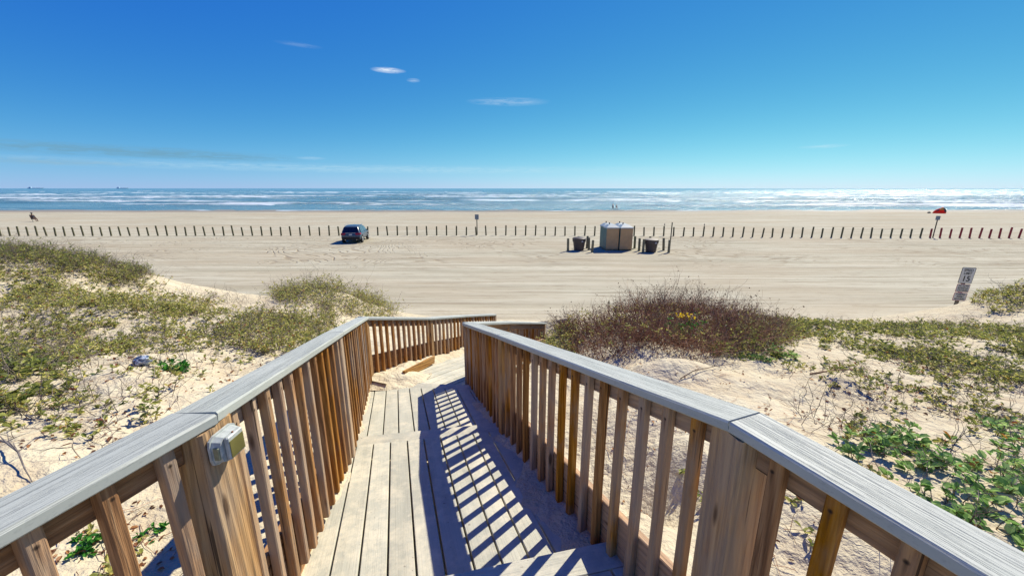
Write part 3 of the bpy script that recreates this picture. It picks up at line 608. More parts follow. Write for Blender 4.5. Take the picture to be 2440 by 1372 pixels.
smallsign(2222.5, 566.5, 514.5, .36, .46, 'small grey sign on a post at the first red bollard', R(-45))
g = ground(1593, 601); pb_ = MB(); pb_.box(-.035, .035, -.035, .035, -.3, 2.62, .006); o = pb_.build('pole', m_dpole); o.location = (g[0]+.15, g[1]+.2, 0); tag(o, 'tall thin dark pole beside the right-hand trash bin', 'pole')

# ------------------------------------------------------------------ portable toilets and bins
m_tan = flat('tan_plastic', (.50, .31, .15), .55, .35, .08, 3); m_teal = flat('teal_plastic', (.10, .20, .17), .5, .35, .12, 3); m_roof = flat('pale_roof_plastic', (.30, .36, .37), .45, .4, .1, 4); m_dark = flat('dark_gap', (.03, .03, .03), .7)
def toilet(x, y, rz, lb):
    r = empty('portable_toilet', (x, y, .0), rz); tag(r, lb, 'portable toilet', 'four portable toilets standing together')
    mb = MB(); mb.box(-.56, .56, -.58, .58, .10, 2.0, .02)
    for k in range(5): mb.box(-.575, -.558, -.5+k*.21, -.36+k*.21, .2, 1.92)
    for k in range(5): mb.box(.558, .575, -.5+k*.21, -.36+k*.21, .2, 1.92)
    mb.build('side_walls', m_teal, r)
    mb = MB(); mb.box(-.57, .57, -.60, -.583, .12, 1.99, .005); bw = mb.build('back_panel', m_tan, r)
    mb = MB()
    for (a, c, e, f) in ((-.48, -.45, .2, 1.85), (.45, .48, .2, 1.85), (-.45, .45, 1.82, 1.85), (-.45, .45, .2, .23), (-.45, .45, 1.25, 1.27)): mb.box(a, c, -.609, -.6005, e, f)
    mb.tube([(-.35, -.602, .4), (.35, -.602, 1.1)], .01, 5); mb.build('panel_ribs', m_tan, bw)
    V = [(-.60, -.62, 1.99), (.60, -.62, 1.99), (.60, .62, 1.99), (-.60, .62, 1.99), (-.60, -.62, 2.08), (.60, -.62, 2.08), (.60, .62, 2.08), (-.60, .62, 2.08), (-.30, -.30, 2.30), (.30, -.30, 2.30), (.30, .38, 2.30), (-.30, .38, 2.30)]
    mb = MB(); mb.add(V, [(3, 2, 1, 0), (0, 1, 5, 4), (1, 2, 6, 5), (2, 3, 7, 6), (3, 0, 4, 7), (4, 5, 9, 8), (5, 6, 10, 9), (6, 7, 11, 10), (7, 4, 8, 11), (8, 9, 10, 11)]); rf = mb.build('roof', m_roof, r)
    mb = MB(); mb.lathe([(.05, 2.22), (.05, 2.42), (.065, 2.42), (.065, 2.46)], 8, (-.1, .3, 0)); mb.build('vent_pipe', m_dark, rf)
    mb = MB(); mb.box(-.58, .58, -.6, .6, 0.0, .06); mb.box(-.50, -.38, -.62, .62, .06, .098); mb.box(.38, .50, -.62, .62, .06, .098); mb.build('skid_base', m_near, r)
gA = ground(1457, 597); gB = ground(1489.5, 597.5)
toilet(gA[0], gA[1]+.6, R(3), 'front left portable toilet showing tan back panel and teal side'); toilet(gB[0]+.02, gB[1]+.65, R(3), 'front right portable toilet with tan back panel'); toilet(gA[0]+.04, gA[1]+2.05, R(3), 'portable toilet behind the front left one, mostly its teal side showing'); toilet(gB[0]+.10, gB[1]+2.10, R(3), 'portable toilet behind the front right one, only its roof showing')
m_bin = flat('dark_brown_plastic', (.075, .055, .05), .5, .35, .12, 4); m_lid = flat('tan_lid', (.27, .235, .18), .6, .3, .1); m_lbl = flat('white_label', (.5, .5, .5))
def binn(x, y, lid, lb, tilt):
    r = empty('trash_bin', (x, y, 0)); tag(r, lb, 'trash bin')
    mb = MB(); mb.lathe([(.42, 0), (.44, .02), (.545, .78), (.60, .80), (.615, 1.04), (.64, 1.06), (.64, 1.10), (.60, 1.11), (.58, 1.06)], 28, cap=True); bd = mb.build('body', m_bin, r, False)
    mb = MB(); mb.lathe([(.60, 1.115), (.55, 1.15), (.35, 1.19), (.001, 1.205)], 28); ld = mb.build('lid', lid, r); ld.rotation_euler = tilt
    mb = MB(); mb.box(-.06, .06, -.625, -.60, .86, .93); mb.box(-.10, .10, -.625, -.60, .80, .84); mb.build('emblem', m_lbl, r).rotation_euler = (0, 0, R(18))
gA = ground(1381, 598); binn(gA[0], gA[1]+.45, m_bin, 'dark brown round trash bin left of the portable toilets', (0, R(3), 0))
gA = ground(1554.5, 602); binn(gA[0], gA[1]+.45, m_lid, 'dark brown round trash bin with tan lid right of the portable toilets', (R(2), 0, 0))

# ------------------------------------------------------------------ parked car (local +y = forward)
m_car = flat('dark_blue_grey_paint', (.05, .08, .115), .25, .6, .1); m_glass = flat('car_glass', (.008, .010, .014), .08, .6); m_glass2 = flat('side_glass', (.07, .10, .12), .08, .6); m_tyre = flat('tyre_rubber', (.02, .02, .02), .85, .1); m_rim = flat('wheel_alloy', (.28, .30, .32), .35, .5, .1, 6, .6)
m_tail = flat('tail_light_red', (.35, .01, .012), .25, .5); m_plate = flat('plate', (.55, .55, .56), .5); m_chrome = flat('chrome', (.5, .52, .55), .2, .6, .1, 6, .8); m_trim = flat('black_trim', (.015, .015, .017), .6)
rearL, rearR = ground(823.7, 578.7), ground(866, 577.2)
cx = (rearL[0]+rearR[0])/2; cyc = (rearL[1]+rearR[1])/2
car = empty('parked_car', (cx, cyc-.85, .02), R(9)); tag(car, 'dark blue-grey sport utility vehicle parked on the sand facing the bollards', 'car')
# stations: y, belt half width, belt z, roof half width, roof z, bottom z
ST = [(0, .80, .70, .80, .98, .42), (.06, .93, .76, .86, 1.05, .36), (.22, .965, .80, .80, 1.30, .33), (.45, .97, .98, .70, 1.66, .32), (.75, .975, 1.0, .685, 1.735, .30), (1.4, .98, 1.0, .69, 1.76, .28), (2.2, .98, .99, .685, 1.755, .28),
      (2.8, .98, .98, .66, 1.70, .28), (3.1, .975, .97, .66, 1.55, .28), (3.55, .97, .96, .74, 1.16, .29), (3.9, .965, .95, .78, 1.08, .30), (4.4, .94, .88, .76, 1.02, .32), (4.68, .88, .80, .72, .96, .36), (4.80, .74, .72, .62, .86, .44)]
V = []
for y, w_, bz, wr, rz, bt in ST:
    half = [(0, bt), (w_*.86, bt), (w_*.97, bt+.12), (w_, .62), (w_*.985, bz), (w_*.955, min(bz+.05, rz-.02)), (wr*1.03, rz-.10 if rz-bz > .25 else rz-.03), (wr*.93, rz-.025), (wr*.55, rz), (0, rz+.01)]
    ring = [(x, z) for x, z in half]+[(-x, z) for x, z in half[-2:0:-1]]
    V += [(x, y, z) for x, z in ring]
n = 18; F = [(i*n+k, i*n+(k+1) % n, (i+1)*n+(k+1) % n, (i+1)*n+k) for i in range(len(ST)-1) for k in range(n)]+[tuple(range(n)), tuple((len(ST)-1)*n+k for k in range(n))]
body = link('body', pymesh('body', V, F, True), m_car, car)
def quad(name, pts, m, off, par=car):
    a, b_, c = [Vector(p) for p in pts[:3]]; nrm = (b_-a).cross(c-a).normalized()*off; V = [tuple(Vector(p)+nrm) for p in pts]+[tuple(Vector(p)-nrm*.2) for p in pts]; k = len(pts)
    return link(name, pymesh(name, V, [tuple(range(k)), tuple(range(2*k-1, k-1, -1))]+[(i, (i+1) % k, k+(i+1) % k, k+i) for i in range(k)]), m, par)
quad('rear_window', [(-.76, .115, 1.10), (.76, .115, 1.10), (.66, .42, 1.60), (-.66, .42, 1.60)], m_glass, .03)
for s in (1, -1):
    f = lambda P_: P_ if s > 0 else P_[::-1]
    for (ya, yb, yc, yd) in ((.50, 1.05, 1.05, .72), (1.12, 2.02, 2.02, 1.12), (2.10, 3.28, 2.78, 2.10)):
        quad('side_window', f([(s*.945, ya, 1.09), (s*.945, yb, 1.09), (s*.735, yc, 1.60), (s*.735, yd, 1.60)]), m_glass2, .022)
    quad('tail_light', [(.50, -.01, .86), (.93, .02, .86), (.88, .07, 1.07), (.48, .03, 1.05)] if s > 0 else [(-.93, .02, .86), (-.50, -.01, .86), (-.48, .03, 1.05), (-.88, .07, 1.07)], m_tail, .03)
    quad('tail_light', f([(s*.955, .09, .90), (s*.985, .34, .93), (s*.955, .32, 1.05), (s*.90, .10, 1.05)]), m_tail, .02)
    mb = MB(); mb.tube([(s*.72, .75, 1.77), (s*.72, 1.4, 1.80), (s*.72, 2.6, 1.775)], .018, 6); mb.build('roof_rail', m_chrome, car)
    mb = MB(); mb.box(min(s*.99, s*1.17), max(s*.99, s*1.17), 2.95, 3.07, 1.03, 1.18, .02); mb.build('mirror', m_trim, car)
    mb = MB(); mb.lathe([(.001, 0), (.11, .01), (.11, .02), (.001, .02)], 8, (0, 0, 0)); 
    for yy in (.85, 3.80):
        arch = MB(); arch.lathe([(.43, s*.93), (.43, s*.988)], 20, (0, yy, .38), 'x'); arch.build('wheel_arch', m_trim, car)
        wh = MB(); wh.lathe([(.25, s*.76), (.36, s*.77), (.375, s*.80), (.375, s*.97), (.36, s*.998), (.26, s*1.0)], 22, (0, yy, .375), 'x'); w1 = wh.build('wheel', m_tyre, car)
        rm = MB(); rm.lathe([(.26, s*.99), (.25, s*1.004), (.06, s*1.0), (.05, s*1.012)], 14, (0, yy, .375), 'x'); w2 = rm.build('rim', m_rim, w1)
    ex = MB(); ex.lathe([(.04, -.03), (.04, .1)], 8, (s*.55, 0, .36), 'y'); ex.build('exhaust', m_chrome, car)
mb = MB(); mb.box(-.88, .88, -.05, .06, .40, .66, .03); mb.build('rear_bumper', m_trim, car)
mb = MB(); mb.box(-.15, .15, -.02, -.008, .84, .96); pl_ = mb.build('number_plate', m_plate, car)
mb = MB(); mb.box(-.50, .50, .0, .03, 1.05, 1.07); mb.build('hatch_trim', m_chrome, car)

# ------------------------------------------------------------------ people
m_skin = flat('skin', (.13, .07, .045), .8, .1); m_clD = flat('dark_clothes', (.03, .035, .05), .9, .1); m_clB = flat('grey_clothes', (.03, .04, .055), .9, .1); m_chair = flat('chair_fabric', (.025, .035, .06), .8, .2)
def skinned(name, verts, edges, rad, m, parent=None):
    me = bpy.data.meshes.new(name); me.from_pydata(verts, edges, []); o = link(name, me, None, parent)
    md = o.modifiers.new('skin', 'SKIN'); 
    if not me.skin_vertices: me.skin_vertices.new() if hasattr(me.skin_vertices, 'new') else None
    for i, r_ in enumerate(rad): me.skin_vertices[0].data[i].radius = (r_, r_)
    me.skin_vertices[0].data[0].use_root = True
    o.modifiers.new('sub', 'SUBSURF').levels = 1; o.modifiers['sub'].render_levels = 1
    ev = o.evaluated_get(bpy.context.evaluated_depsgraph_get()); nm = bpy.data.meshes.new_from_object(ev); nm.materials.clear()
    for x in (m if isinstance(m, (list, tuple)) else [m]): nm.materials.append(x)
    o.modifiers.clear(); o.data = nm; nm.polygons.foreach_set('use_smooth', [True]*len(nm.polygons)); return o
def walker(px_, py_, lb, sc, rz, m, stride):
    g = ground(px_, py_, -.36); e = empty('person', (g[0], g[1], float(terrain(g[:1], g[1:2])[0])+.0), rz); tag(e, lb, 'person')
    s = stride
    v = [(0, 0, .92), (0, 0, 1.15), (0, 0, 1.40), (0, .02, 1.50), (0, .03, 1.60), (0, .04, 1.70), (.10, 0, .88), (.11, .5*s, .50), (.11, .45*s, .08), (.11, .45*s+.15, .04), (-.10, 0, .88), (-.11, -.15*s, .50), (-.11, -.75*s, .12), (-.11, -.75*s+.14, .05),
         (.19, 0, 1.38), (.24, -.15*s, 1.12), (.25, -.05*s, .86), (.25, 0, .78), (-.19, 0, 1.38), (-.24, .18*s, 1.12), (-.25, .40*s, .92), (-.25, .46*s, .84)]
    ed = [(0, 1), (1, 2), (2, 3), (3, 4), (4, 5), (0, 6), (6, 7), (7, 8), (8, 9), (0, 10), (10, 11), (11, 12), (12, 13), (2, 14), (14, 15), (15, 16), (16, 17), (2, 18), (18, 19), (19, 20), (20, 21)]
    rd = [.14, .13, .14, .055, .09, .08, .09, .06, .04, .035, .09, .06, .04, .035, .06, .042, .032, .03, .06, .042, .032, .03]
    o = skinned('body', [(x*sc, y*sc, z*sc) for x, y, z in v], ed, [r_*sc*1.12 for r_ in rd], m_skin, e)
    tr = skinned('clothing', [(0, 0, .70*sc), (0, 0, .92*sc), (0, 0, 1.15*sc), (0, 0, 1.42*sc)], [(0, 1), (1, 2), (2, 3)], [.20*sc, .205*sc, .195*sc, .19*sc], m, e)
    hr = skinned('hair', [(0, .0, 1.62*sc), (0, .01, 1.735*sc)], [(0, 1)], [.095*sc, .085*sc], m_clD, e)
walker(1459.8, 501, 'left of two people walking along the waterline, the taller one in dark clothes', 1.06, R(-75), m_clD, .45)
walker(1468.5, 501, 'right of two people walking along the waterline with a wide stride', .97, R(-100), m_clB, .6)
g = ground(84, 528); e = empty('beach_chair', (g[0], g[1], 0), R(-20)); tag(e, 'low dark folding beach chair on open sand at far left', 'chair')
mb = MB(); mb.add([(-.3, -.28, .38), (-.3, .28, .38), (.25, .28, .48), (.25, -.28, .48), (-.3, -.28, .41), (-.3, .28, .41), (.25, .28, .51), (.25, -.28, .51)], [(0, 1, 2, 3), (7, 6, 5, 4), (0, 3, 7, 4), (1, 5, 6, 2), (0, 4, 5, 1), (3, 2, 6, 7)]); mb.build('seat', m_chair, e)
mb = MB(); mb.add([(-.3, -.28, .40), (-.3, .28, .40), (-.62, .28, 1.12), (-.62, -.28, 1.12), (-.33, -.28, .40), (-.33, .28, .40), (-.65, .28, 1.12), (-.65, -.28, 1.12)], [(0, 1, 2, 3), (7, 6, 5, 4), (0, 3, 7, 4), (1, 5, 6, 2), (0, 4, 5, 1), (3, 2, 6, 7)]); mb.build('backrest', m_chair, e)
for sx_, sy_ in ((-.28, -.27), (-.28, .27), (.22, -.27), (.22, .27)): mb = MB(); mb.tube([(sx_, sy_, .42), (-sx_*.6, sy_, 0)], .015, 5); mb.build('leg', m_trim, e)
ps = empty('person', (g[0], g[1], 0), R(-20)); tag(ps, 'person reclining in the low beach chair wearing dark top and brimmed hat', 'person')
v = [(-.25, 0, .58), (-.35, 0, .80), (-.48, 0, 1.06), (-.50, 0, 1.17), (-.48, 0, 1.28), (-.46, 0, 1.37), (-.15, .1, .56), (.25, .12, .62), (.62, .12, .16), (.78, .12, .10), (-.15, -.1, .56), (.30, -.12, .55), (.78, -.12, .10), (.90, -.12, .14), (-.44, .2, 1.02), (-.30, .26, .78), (-.08, .24, .68), (.0, .22, .68), (-.44, -.2, 1.02), (-.30, -.26, .78), (-.08, -.24, .68), (.0, -.22, .68)]
ed = [(0, 1), (1, 2), (2, 3), (3, 4), (4, 5), (0, 6), (6, 7), (7, 8), (8, 9), (0, 10), (10, 11), (11, 12), (12, 13), (2, 14), (14, 15), (15, 16), (16, 17), (2, 18), (18, 19), (19, 20), (20, 21)]
rd = [.14, .14, .14, .055, .09, .08, .09, .065, .045, .035, .09, .065, .045, .035, .06, .042, .032, .03, .06, .042, .032, .03]
skinned('body', v, ed, rd, m_skin, ps); skinned('clothing', [(-.12, 0, .58), (-.28, 0, .62), (-.36, 0, .82), (-.47, 0, 1.05)], [(0, 1), (1, 2), (2, 3)], [.17, .18, .17, .17], m_clD, ps)
mb = MB(); mb.lathe([(.24, 1.36), (.25, 1.375), (.12, 1.40), (.10, 1.50), (.05, 1.51)], 12, (-.46, 0, 0)); mb.build('hat', m_clD, ps)

def leafmat0(name, c):
    m, t, b = mat(name, .7, .2); b.inputs['Base Color'].default_value = c+(1,); n = t.noise(t('ShaderNodeTexCoord').outputs['Object'], 2.0, 4)
    cc = t.mix(n, c, tuple(x*.75 for x in c)); t.l.new(cc, b.inputs['Base Color']); tr = t('ShaderNodeBsdfTranslucent', {'Color': cc})
    mx = t('ShaderNodeMixShader', {0: .55, 1: b.outputs[0], 2: tr.outputs[0]}); t.l.new(mx.outputs[0], t.n['Material Output'].inputs[0]); return m
# ------------------------------------------------------------------ beach tent
m_trd = flat('red_fabric', (.95, .10, .05), .7, .2, .15, 2); m_trd = leafmat0('red_fabric', (.85, .08, .04)); m_tyl = flat('yellow_fabric', (.65, .38, .06), .7, .2); m_tdk = flat('dark_fabric', (.05, .075, .07), .8, .2)
g = ground(2238, 506); tn = empty('beach_tent', (g[0], g[1], float(terrain(g[:1], g[1:2])[0])), R(-38)); tn.scale = (.9, .9, .9); tag(tn, 'low red beach tent with yellow and dark panels near the water at far right', 'beach tent')
def dome(u0, u1, v0, v1, off, m, name, nu=14, nv=8):
    V = []
    for j in range(nv+1):
        for i in range(nu+1):
            u = u0+(u1-u0)*i/nu; vv = v0+(v1-v0)*j/nv; a = math.pi*u; b_ = math.pi/2*vv
            V.append(((1.25+off)*-math.cos(a)*math.cos(b_)+.2*math.sin(b_), -(.85+off)*math.sin(a)*math.cos(b_), (1.42+off)*math.sin(b_)*(1-.12*math.cos(a))))
    F = [(j*(nu+1)+i, j*(nu+1)+i+1, (j+1)*(nu+1)+i+1, (j+1)*(nu+1)+i) for j in range(nv) for i in range(nu)]
    return link(name, pymesh(name, V, F, True), m, tn)
dome(0, 2, 0, .98, 0, m_trd, 'canopy', 28); dome(.42, .72, .42, .78, .02, m_tyl, 'yellow_panel'); dome(.70, 1.02, .15, .75, .025, m_tdk, 'dark_panel'); dome(.22, .38, .3, .6, .02, m_tdk, 'dark_panel')
g = ground(2214, 505.5); mb = MB(); mb.box(-.3, .3, -.2, .2, 0, .32, .08); mb.tube([(-.2, 0, .3), (0, 0, .42), (.2, 0, .3)], .025, 6); o = mb.build('beach_bag', m_tdk); o.location = (g[0], g[1], float(terrain(g[:1], g[1:2])[0])); tag(o, 'dark bag on the sand left of the red beach tent', 'bag')
# ships on the horizon
m_ship = flat('ship_haze_tint', (.42, .56, .66), .8)  # distance haze mixed into the hull colour, paled towards the horizon sky
for px_, wd, lb in ((85, 330, 'faint long ship on the horizon at far left'), (292, 240, 'faint ship on the horizon, right of the longer far-left ship')):
    r_ = ray(px_, 449); Y = 9000; mb = MB()
    mb.add([(-wd/2, -20, 0), (wd/2-20, -20, 0), (wd/2-20, 20, 0), (-wd/2, 20, 0), (-wd/2-5, -22, 14), (wd/2, -22, 14), (wd/2, 22, 14), (-wd/2-5, 22, 14)], [(3, 2, 1, 0), (4, 5, 6, 7), (0, 1, 5, 4), (1, 2, 6, 5), (2, 3, 7, 6), (3, 0, 4, 7)])
    s_ = mb.build('ship', m_ship); s_.location = (r_[0]/r_[1]*Y, Y, -1)
    mb = MB(); mb.box(-wd*.42, -wd*.28, -12, 12, 14, 36); mb.box(0, 6, -4, 4, 14, 28); mb.box(wd*.3, wd*.3+8, -4, 4, 14, 26); mb.build('deckhouse', m_ship, s_); tag(s_, lb, 'ship')
# ------------------------------------------------------------------ vegetation
def leafmat(name, stops):
    m, t, b = mat(name, .5, .35); a = t('ShaderNodeAttribute', attribute_name='tint').outputs['Fac']
    c = t.ramp(a, stops); t.l.new(c, b.inputs['Base Color'])
    tr = t('ShaderNodeBsdfTranslucent', {'Color': c}); mx = t('ShaderNodeMixShader', {0: .45, 1: b.outputs[0], 2: tr.outputs[0]})
    t.l.new(mx.outputs[0], t.n['Material Output'].inputs[0]); return m
m_leafY = leafmat('dune_leaf', [(0, (.10, .15, .035)), (.35, (.30, .32, .07)), (.7, (.56, .52, .15)), (.90, (.68, .54, .18)), (.95, (.40, .13, .03)), (1, (.22, .07, .03))])
m_leafG = leafmat('green_leaf', [(0, (.07, .18, .05)), (.4, (.22, .38, .10)), (.8, (.44, .58, .22)), (.95, (.58, .56, .18)), (1, (.35, .16, .03))])
m_leafB = leafmat('bright_leaf', [(0, (.02, .12, .012)), (.6, (.06, .27, .03)), (1, (.16, .38, .05))])
m_leafD = leafmat('dead_leaf', [(0, (.10, .05, .03)), (.5, (.25, .10, .04)), (1, (.45, .22, .08))])
m_petal = leafmat('yellow_petal', [(0, (.65, .40, .01)), (1, (.80, .60, .02))])
m_seed = leafmat('seed_head', [(0, (.05, .035, .02)), (1, (.14, .10, .06))])
def stemmat(name, c0, c1):
    m, t, b = mat(name, .85, .15); a = t('ShaderNodeAttribute', attribute_name='tint').outputs['Fac']; t.l.new(t.ramp(a, [(0, c0), (1, c1)]), b.inputs['Base Color']); return m
m_twG = stemmat('grey_twig', (.06, .045, .04), (.28, .23, .19)); m_twB = stemmat('brown_twig', (.085, .04, .022), (.46, .26, .16)); m_stR = stemmat('reddish_stem', (.12, .06, .03), (.30, .17, .07))
def nrm(v): return v/np.maximum(np.linalg.norm(v, axis=-1, keepdims=True), 1e-9)
def walkers(p, d, L, k, kink, grav=0.0):
    """n polylines of k+1 points starting at p, heading d"""
    n = len(p); pts = np.zeros((n, k+1, 3)); pts[:, 0] = p; d = nrm(d)
    for i in range(k):
        d = nrm(d+rng.normal(0, kink, (n, 3))+np.array([0, 0, -grav])); pts[:, i+1] = pts[:, i]+d*(L/k)[:, None]
    return pts
def tubes(pts, r0, r1, sides=3):
    n, k, _ = pts.shape; d = np.zeros_like(pts); d[:, :-1] = pts[:, 1:]-pts[:, :-1]; d[:, -1] = d[:, -2]; d = nrm(d)
    ref = np.where(np.abs(d[..., 2:3]) > .8, np.array([1., 0, 0]), np.array([0, 0, 1.])); a = nrm(np.cross(d, ref)); b_ = np.cross(d, a)
    rr_ = (r0[:, None]+(r1-r0)[:, None]*np.linspace(0, 1, k)[None])
    V = np.stack([pts+(a*math.cos(2*math.pi*s/sides)+b_*math.sin(2*math.pi*s/sides))*rr_[..., None] for s in range(sides)], 2)
    base = (np.arange(n)[:, None, None]*k+np.arange(k-1)[None, :, None])*sides; s = np.arange(sides)[None, None]; s2 = (s+1) % sides
    Q = np.stack(np.broadcast_arrays(base+s, base+s2, base+sides+s2, base+sides+s), -1).reshape(-1, 4)
    return V.reshape(-1, 3), Q, np.repeat(rng.random(n), k*sides)
def leaves(p, d, up, L, Wd, curl=.25):
    d = nrm(d); s = nrm(np.cross(d, up)); u = np.cross(s, d); L = L[:, None]; Wd = Wd[:, None]; c = curl*Wd
    V = np.stack([p, p+d*L*.32-s*Wd*.5+u*c, p+d*L*.75-s*Wd*.42+u*c, p+d*L, p+d*L*.75+s*Wd*.42+u*c, p+d*L*.32+s*Wd*.5+u*c], 1)
    V[:, 3] -= u*c*.6
    b_ = np.arange(len(p))[:, None]*6; Q = np.concatenate([b_+np.array([0, 1, 2, 3]), b_+np.array([0, 3, 4, 5])], 0)
    return V.reshape(-1, 3), Q
class Veg:
    def __init__(s): s.P = {}
    def add(s, key, V, Q, tint):
        L = s.P.setdefault(key, [[], [], [], 0]); L[0].append(V); L[1].append(Q+L[3]); L[2].append(tint); L[3] += len(V)
    def out(s, key, name, m, parent=None):
        if key not in s.P: return None
        L = s.P[key]; return link(name, npmesh(name, np.concatenate(L[0]), np.concatenate(L[1]), attrs={'tint': np.concatenate(L[2])}), m, parent)
    def single(s, name, keys, mats):
        V = []; Q = []; T = []; MI = []; n = 0
        for i, k in enumerate(keys):
            if k not in s.P: continue
            L = s.P[k]; v = np.concatenate(L[0]); q = np.concatenate(L[1]); V.append(v); Q.append(q+n); T.append(np.concatenate(L[2])); MI.append(np.full(len(q), i)); n += len(v)
        return link(name, npmesh(name, np.concatenate(V), np.concatenate(Q), np.concatenate(MI), {'tint': np.concatenate(T)}), mats)
def gz(p): return np.append(p, 0) if p.ndim == 1 else np.concatenate([p, terrain(p[:, 0], p[:, 1])[:, None]], 1)
DM = 4.2
def sample(blobs, area, dmax, patchy=True):
    """points on the sand whose place in the dunes falls in the given patches; area = x0,x1,y0,y1"""
    x0, x1, y0, y1 = area; dmax = dmax*DM; n = int((x1-x0)*(y1-y0)*dmax); x = rng.uniform(x0, x1, n); y = rng.uniform(y0, y1, n); z = terrain(x, y)
    px_, py_ = proj(x, y, z); w_ = np.zeros(n)
    for cx_, cy_, rx, ry, dn in blobs:
        e_ = ((px_-cx_)/rx)**2+((py_-cy_)/ry)**2; w_ = np.maximum(w_, dn*DM*np.clip((1.25-e_)*2.2, 0, 1))
    if patchy: w_ *= np.clip(.55+2.6*fbm(x, y, 1.3, 3, 31), .05, 1.4)
    k = (rng.random(n)*dmax < w_) & (segdist(x, y, cl) > .98) & (z > .06)
    return np.stack([x, y, z], -1)[k]
def sprigs(vg, p, h, nleaf, ll, lw, tint=(0, 1), branch=2, lean=.5, stem=.0022, kink=.25, shift=0):
    n = len(p)
    if n == 0: return
    hh = h*rng.uniform(.5, 1.35, n); d = np.stack([rng.normal(0, lean, n), rng.normal(0, lean, n), np.ones(n)], -1)
    a = walkers(p-np.array([0, 0, .03]), d, hh, 4, kink); V, Q, T = tubes(a, np.full(n, stem*1.5), np.full(n, stem*.7)); vg.add('stem', V, Q, T)
    tips = [a]
    if branch:
        idx = np.repeat(np.arange(n), branch); st_ = a[idx, rng.integers(1, 4, len(idx))]; dd_ = np.stack([rng.normal(0, .8, len(idx)), rng.normal(0, .8, len(idx)), rng.uniform(.3, 1, len(idx))], -1)
        b_ = walkers(st_, dd_, hh[idx]*rng.uniform(.3, .7, len(idx)), 4, kink); V, Q, T = tubes(b_, np.full(len(idx), stem), np.full(len(idx), stem*.5)); vg.add('stem', V, Q, T); tips.append(b_)
    allp = np.concatenate(tips); m = len(allp); per = nleaf; idx = np.repeat(np.arange(m), per)
    f = 1-np.abs(rng.normal(0, .28, len(idx))); f = np.clip(f, .12, 1)*4; i0 = np.minimum(f.astype(int), 3); fr = (f-i0)[:, None]
    pos = allp[idx, i0]*(1-fr)+allp[idx, i0+1]*fr
    th = rng.uniform(0, 2*np.pi, len(idx)); el = rng.uniform(-.1, 1.1, len(idx)); dv = np.stack([np.cos(th), np.sin(th), el], -1)
    upv = np.stack([rng.normal(0, .35, len(idx)), rng.normal(0, .35, len(idx)), np.ones(len(idx))], -1)
    L = ll*rng.uniform(.55, 1.3, len(idx)); V, Q = leaves(pos, dv, upv, L, L*lw)
    tt = np.clip(rng.beta(2, 2.6, len(idx))*(tint[1]-tint[0])+tint[0]+(rng.random(len(idx)) < .05)*.5+np.repeat(rng.normal(0, .10, m), per)+shift, 0, 1)
    vg.add('leaf', V, Q, np.repeat(tt, 6))
def twigs(vg, p, h, n2=2, rad=.0025, lean=.6, kink=.35, key='stem', heads=0):
    n = len(p)
    if n == 0: return
    hh = h*rng.uniform(.5, 1.4, n); d = np.stack([rng.normal(0, lean, n), rng.normal(0, lean, n), np.ones(n)], -1)
    a = walkers(p-np.array([0, 0, .03]), d, hh, 6, kink); V, Q, T = tubes(a, np.full(n, rad*1.5), np.full(n, rad*.6)); vg.add(key, V, Q, T)
    idx = np.repeat(np.arange(n), n2); st_ = a[idx, rng.integers(2, 6, len(idx))]; dd_ = np.stack([rng.normal(0, .9, len(idx)), rng.normal(0, .9, len(idx)), rng.uniform(.1, 1, len(idx))], -1)
    b_ = walkers(st_, dd_, hh[idx]*rng.uniform(.3, .7, len(idx)), 5, kink); V, Q, T = tubes(b_, np.full(len(idx), rad*.8), np.full(len(idx), rad*.35)); vg.add(key, V, Q, T)
    if heads:
        tp = np.concatenate([a[:, -1], b_[:, -1]]); tp = tp[rng.random(len(tp)) < heads]; k = len(tp)
        for _ in range(2):
            dv = rng.normal(0, 1, (k, 3)); V, Q = leaves(tp, dv, rng.normal(0, 1, (k, 3)), np.full(k, .022), np.full(k, .016)); vg.add('head', V, Q, np.repeat(rng.random(k), 6))
# left dune ground cover
v = Veg()
p = sample([(60, 655, 180, 55, 34), (180, 690, 200, 50, 34), (60, 730, 160, 45, 26), (300, 720, 90, 30, 26), (420, 735, 90, 25, 16), (500, 735, 60, 22, 10)], (-19, -3.5, 2, 15), 40); sprigs(v, p, .24, 5, .05, .5, (.1, .95))
p = sample([(120, 800, 240, 80, 24), (80, 900, 220, 80, 17), (60, 960, 150, 80, 24), (300, 790, 160, 60, 26), (460, 780, 110, 65, 17), (330, 910, 110, 50, 15), (200, 980, 200, 60, 14), (330, 985, 100, 30, 14), (560, 860, 60, 30, 10)], (-12, -1.2, 1.2, 9), 28); sprigs(v, p, .17, 5, .048, .5, (.05, .9))
p = sample([(20, 900, 130, 60, 22), (110, 900, 90, 40, 20), (20, 990, 70, 40, 26)], (-10, -1.5, 1, 6), 30); sprigs(v, p, .14, 5, .07, .55, (.0, .45))
p = sample([(160, 820, 300, 110, 14), (150, 930, 260, 90, 20), (60, 640, 150, 40, 26), (220, 655, 120, 30, 28), (320, 680, 60, 25, 28), (450, 730, 140, 30, 13), (420, 830, 170, 75, 9), (150, 1050, 200, 60, 4)], (-19, -1.5, 1.5, 15), 30); twigs(v, p, .36, 3, .0026)
p = sample([(60, 1060, 160, 60, 5), (250, 1300, 160, 90, 14), (420, 800, 250, 60, 3), (400, 930, 120, 50, 4)], (-10, -1.1, .4, 9), 20); sprigs(v, p, .12, 4, .045, .45, (.1, .95))
o = v.single('ground_cover', ['leaf', 'stem'], [m_leafY, m_twG]); tag(o, 'low yellow-green leafy plants and bare grey twigs covering the left dune', 'ground cover', kind='stuff')
